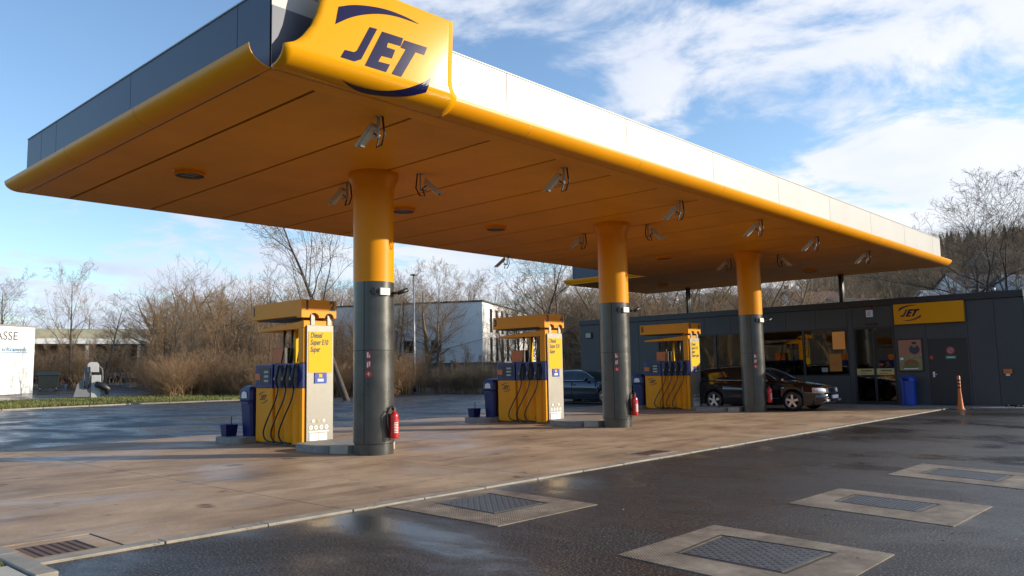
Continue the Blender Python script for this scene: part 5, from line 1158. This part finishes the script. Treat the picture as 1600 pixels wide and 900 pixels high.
def tree(key, x, y, h, label, group=None, rz=0, tilt=(0, 0), lean=None, z=None, name='bare_tree', cat='tree', wide=1.0):
    t = empty(name, (x, y, hill(x, y) if z is None else z), 0, label, cat, group); me = VAR[key]; k = h/me[2]; t.scale = (k*wide, k*wide, k); t.rotation_euler = (R(tilt[0]), R(tilt[1]), R(rz))
    if lean: t.rotation_euler = (Matrix.Rotation(R(lean[0]), 3, Vector((0, 0, 1)).cross(Vector((math.cos(R(lean[1])), math.sin(R(lean[1])), 0)))) @ Matrix.Rotation(R(rz), 3, 'Z')).to_euler()
    for nm, m in (('trunk', me[0]), ('crown', me[1])): o = bpy.data.objects.new(nm, m); COL.objects.link(o); o.parent = t
    return t
rnd = random.Random(77)
def pick(*k): return rnd.choice(k)
# single trees one can point at
x, y = polar(71.6, 70); tree('broad_a', x, y, 10.2, 'slender bare tree standing alone left of the vacuum station', rz=20, wide=.8)
x, y = polar(69.6, 66); tree('slim_c', x, y, 7.6, 'thin upright bare tree just behind the vacuum station', rz=70, wide=1.5)
x, y = polar(75.0, 78); tree('broad_b', x, y, 10.5, 'wide bare tree rising behind the white wash hall', rz=140, wide=1.0)
x, y = polar(54.3, 46); tree('broad_b', x, y, 15.0, 'big dark bare tree leaning left behind the nearest pump', rz=200, lean=(15, 144), wide=.8)
x, y = polar(48.0, 62); tree('broad_a', x, y, 10.8, 'bare tree standing before the long white wall, right of the lamp post', rz=80, wide=.95)
x, y = polar(50.8, 60); tree('broad_b', x, y, 10, 'bare tree left of the lamp post before the white building', rz=310, wide=.9)
x, y = polar(41.0, 52); tree('broad_b', x, y, 11.0, 'crooked dark bare tree before the sunlit side of the white building', rz=30, tilt=(8, -6), wide=1.25)
x, y = polar(39.2, 58); tree('broad_a', x, y, 11.5, 'bare tree behind the middle pump header', rz=260, wide=1.1)
x, y = polar(12.55, 47); tree('spread', x, y, 11.6, 'large spreading bare tree behind the right end of the shop roof', rz=60, wide=1.3)
x, y = polar(10.2, 46); tree('spread', x, y, 11.0, 'bare tree behind the shop roof at the right edge of the picture', rz=250, wide=1.25)
# leaning trunk
def thicket_label(az, d, h):
    where = ('behind the white wash hall', 'behind the vacuum station', 'right of the vacuum station', 'left of the nearest pump', 'directly behind the nearest pump', 'between the nearest pump and its column', 'just right of the lamp post', 'before the white building', 'behind the middle pump', 'left of the middle column')
    k = sum(az < b for b in (73.5, 69, 65, 61, 56.5, 53, 48.5, 45.5, 42)); row = 'front row' if d < 62 else 'middle row' if d < 70 else 'back row'
    return ('tall' if h > 7.4*d/62 else 'medium' if h > 5.9*d/62 else 'short') + ' bare tree in the ' + row + ' of thicket ' + where[k]
def bank_label(az, d, h):
    where = ('left of the farthest pump', 'above the farthest pump', 'left of the third column', 'between third column and roof post', 'right of the roof post')
    k = sum(az < b for b in (33.5, 29.5, 26, 21.5)); row = 'front' if d < 52 else 'back'
    return ('taller' if h > 7*d/52 else 'lower') + ' bare tree on the ' + row + ' of the bank ' + where[k]
# the thicket beyond the lane and along the plot's right side
n = 0
for i in range(130):
    az = 76-(i+rnd.random()*.6)*42/130; d = rnd.uniform(72, 84) if az > 67 else rnd.uniform(56, 76) if az > 52 else rnd.uniform(56, 74); x, y = polar(az, d); h = rnd.uniform(5.0, 7.8)*d/62
    if az > 67: h *= .52
    if 41 < az < 50.5: h *= .5
    tree(pick('slim_a', 'slim_b', 'slim_c', 'slim_d'), x, y, h, thicket_label(az, d, h), 'bare trees in the thicket beyond the lane', rz=rnd.uniform(0, 360), wide=rnd.uniform(.8, 1.1))
for i in range(34):
    az = 37.5-(i+rnd.random()*.6)*22/34; d = rnd.uniform(46, 62); x, y = polar(az, d); h = rnd.uniform(6.0, 8.0)*d/52
    tree(pick('slim_a', 'slim_b', 'slim_c', 'slim_d'), x, y, h*(.9 if az > 30 else .78), bank_label(az, d, h), 'bare trees in the thicket behind the shop', rz=rnd.uniform(0, 360), wide=rnd.uniform(.9, 1.2))
for i in range(16):
    az = 43.5-(i+rnd.random())*7/16; d = rnd.uniform(62, 95); x, y = polar(az, d); tree(pick('slim_a', 'broad_a', 'broad_b'), x, y, rnd.uniform(8.5, 11)*d/75, 'tall bare tree beyond the white building', 'tall bare trees beyond the white building', rz=rnd.uniform(0, 360))
for i in range(16):
    az = 57-(i+rnd.random())*13/16; d = rnd.uniform(92, 115); x, y = polar(az, d); tree(pick('slim_a', 'broad_a', 'broad_b'), x, y, rnd.uniform(9, 12.5)*d/85, 'tall bare tree beyond the white building', 'tall bare trees beyond the white building', rz=rnd.uniform(0, 360))

# merged masses (undergrowth, far wood)
import numpy as np
def merge(items, name, m, label, cat):
    """items: (builder, x, y, z, scale, rot) joined into one mesh"""
    V, F, cnt = [], [], 0
    cache = {}
    for bl, x, y, z, sc, rz in items:
        if id(bl) not in cache:
            q = np.array([f if len(f) == 4 else (f+(f[-1],)) for f in bl.f], dtype=np.int32); cache[id(bl)] = (np.array([tuple(v) for v in bl.v], dtype=np.float32), q)
        v, f = cache[id(bl)]; c, s = math.cos(rz), math.sin(rz); sx, sz = sc
        o = np.empty_like(v); o[:, 0] = (v[:, 0]*c-v[:, 1]*s)*sx+x; o[:, 1] = (v[:, 0]*s+v[:, 1]*c)*sx+y; o[:, 2] = v[:, 2]*sz+z
        V.append(o); F.append(f+cnt); cnt += len(v)
    V = np.concatenate(V); F = np.concatenate(F)
    me = bpy.data.meshes.new(name); me.vertices.add(len(V)); me.vertices.foreach_set('co', V.ravel()); me.loops.add(F.size); me.loops.foreach_set('vertex_index', F.ravel()); me.polygons.add(len(F)); me.polygons.foreach_set('loop_start', np.arange(0, F.size, 4, dtype=np.int32)); me.update(calc_edges=True); me.materials.append(m)
    o = bpy.data.objects.new(name, me); COL.objects.link(o); tag(o, label, cat, kind='stuff'); return o
def shrubs(fn, n, hmin, hmax, seed, name, m, label, cat='undergrowth', keys=('shrub_a', 'shrub_b', 'shrub_c')):
    rn = random.Random(seed); it = []
    for _ in range(n):
        x, y = fn(rn); k = rn.choice(keys); h = rn.uniform(hmin, hmax); base = VAR[k][2]; s = h/base; rz = rn.random()*6.28; z = hill(x, y)
        for bl in (VAR[k][3], VAR[k][4]): it.append((bl, x, y, z, (s*1.2, s), rz))
    return merge(it, name, m, label, cat)
shrubs(lambda r: polar(r.uniform(50, 67), r.uniform(54, 64)), 210, 1.7, 3.3, 3, 'undergrowth', TWIGR, 'dense reddish brown undergrowth along the far side of the lane')
shrubs(lambda r: polar(r.uniform(61, 76), r.uniform(69, 78)), 60, 2.0, 3.6, 4, 'undergrowth', TWIG, 'brown brush behind the vacuum station and the rubbish container')
shrubs(lambda r: (lambda q: (max(38.6, q[0]), q[1]))(polar(r.uniform(34, 50.5), r.uniform(52, 60))), 60, 1.2, 2.4, 6, 'undergrowth', TWIG, 'brown brush at the foot of the white building')
shrubs(lambda r: polar(r.uniform(14, 36), r.uniform(44, 60)), 80, 3.6, 5.8, 7, 'undergrowth', TWIGG, 'grey brown brush on the bank behind the shop roof')
# coarse far wood
lowT = {}
for k, (sd_, kind) in enumerate(((101, 'broad'), (103, 'slim'), (107, 'broad'))):
    T, C = grow(sd_, 10, kind, 3, .85); lowT[k] = (T, C)
def wood(fn, n, seed, hmin, hmax, name, m, label):
    rn = random.Random(seed); it = []
    for _ in range(n):
        x, y = fn(rn); T, C = lowT[rn.randrange(3)]; s = rn.uniform(hmin, hmax)/10; rz = rn.random()*6.28; z = hill(x, y)
        it.append((T, x, y, z, (s*2.0, s), rz)); it.append((C, x, y, z, (s*1.2, s), rz))
    return merge(it, name, m, label, 'wood')
wood(lambda r: polar(r.uniform(7, 22), r.uniform(190, 335)), 460, 21, 10, 14, 'hillside_wood', TWIG, 'brown leafless wood covering the hillside on the right')
wood(lambda r: polar(r.uniform(20, 46), r.uniform(120, 240)), 150, 22, 9, 13, 'hillside_wood', TWIGG, 'brown leafless wood rising behind the shop')
wood(lambda r: polar(r.uniform(23, 38), r.uniform(60, 84)), 130, 26, 7.0, 9.0, 'bank_wood', TWIG, 'brown leafless trees rising behind the shop under the canopy edge')
wood(lambda r: polar(r.uniform(14, 24), r.uniform(60, 84)), 50, 27, 4.0, 5.5, 'bank_wood', TWIG, 'low leafless scrub behind the right half of the shop roof')
wood(lambda r: polar(r.uniform(46, 67), r.uniform(74, 110)), 210, 24, 6.5, 9.5, 'thicket_wood', TWIG, 'brown leafless wood standing behind the front row of the thicket')
wood(lambda r: polar(r.uniform(46, 80), r.uniform(130, 260)), 150, 23, 8, 12, 'hillside_wood', TWIG, 'distant brown leafless wood behind the industrial hall')
wood(lambda r: polar(r.uniform(98, 345), r.uniform(62, 120)), 170, 25, 8, 12, 'wood_behind', TWIG, 'leafless wood on the far side of the road, behind the viewpoint')
# conifers on the ridge
b = MB(); rn = random.Random(55)
for i in range(260):
    az = rn.uniform(7.5, 20); d = rn.uniform(275, 350); x, y = polar(az, d); z = hill(x, y)-1; h = rn.uniform(8, 14); lay = 7
    for l in range(lay):
        z0 = z+h*(.12+.80*l/lay); r0 = h*.20*(1-l/lay)+.25; n = 9; a0 = rn.random()*6
        vs = [(x, y, z0+h*.20)]+[(x+(r0*(1 if j % 2 else .55)*rn.uniform(.8, 1.2))*math.cos(a0+2*math.pi*j/(2*n)), y+(r0*(1 if j % 2 else .55)*rn.uniform(.8, 1.2))*math.sin(a0+2*math.pi*j/(2*n)), z0-rn.uniform(0, .4)) for j in range(2*n)]
        b.add(vs, [(0, 1+j, 1+(j+1) % (2*n)) for j in range(2*n)])
tag(b.build('conifer_ridge', CONIF), 'dark conifers along the skyline of the right hill', 'wood', kind='stuff')
# brown earth bank behind the shop brush
# utility: light haze of distance
b = MB(); b.box(-450, 520, -420, 480, -2, 75); hz = b.build('haze', None) if False else None
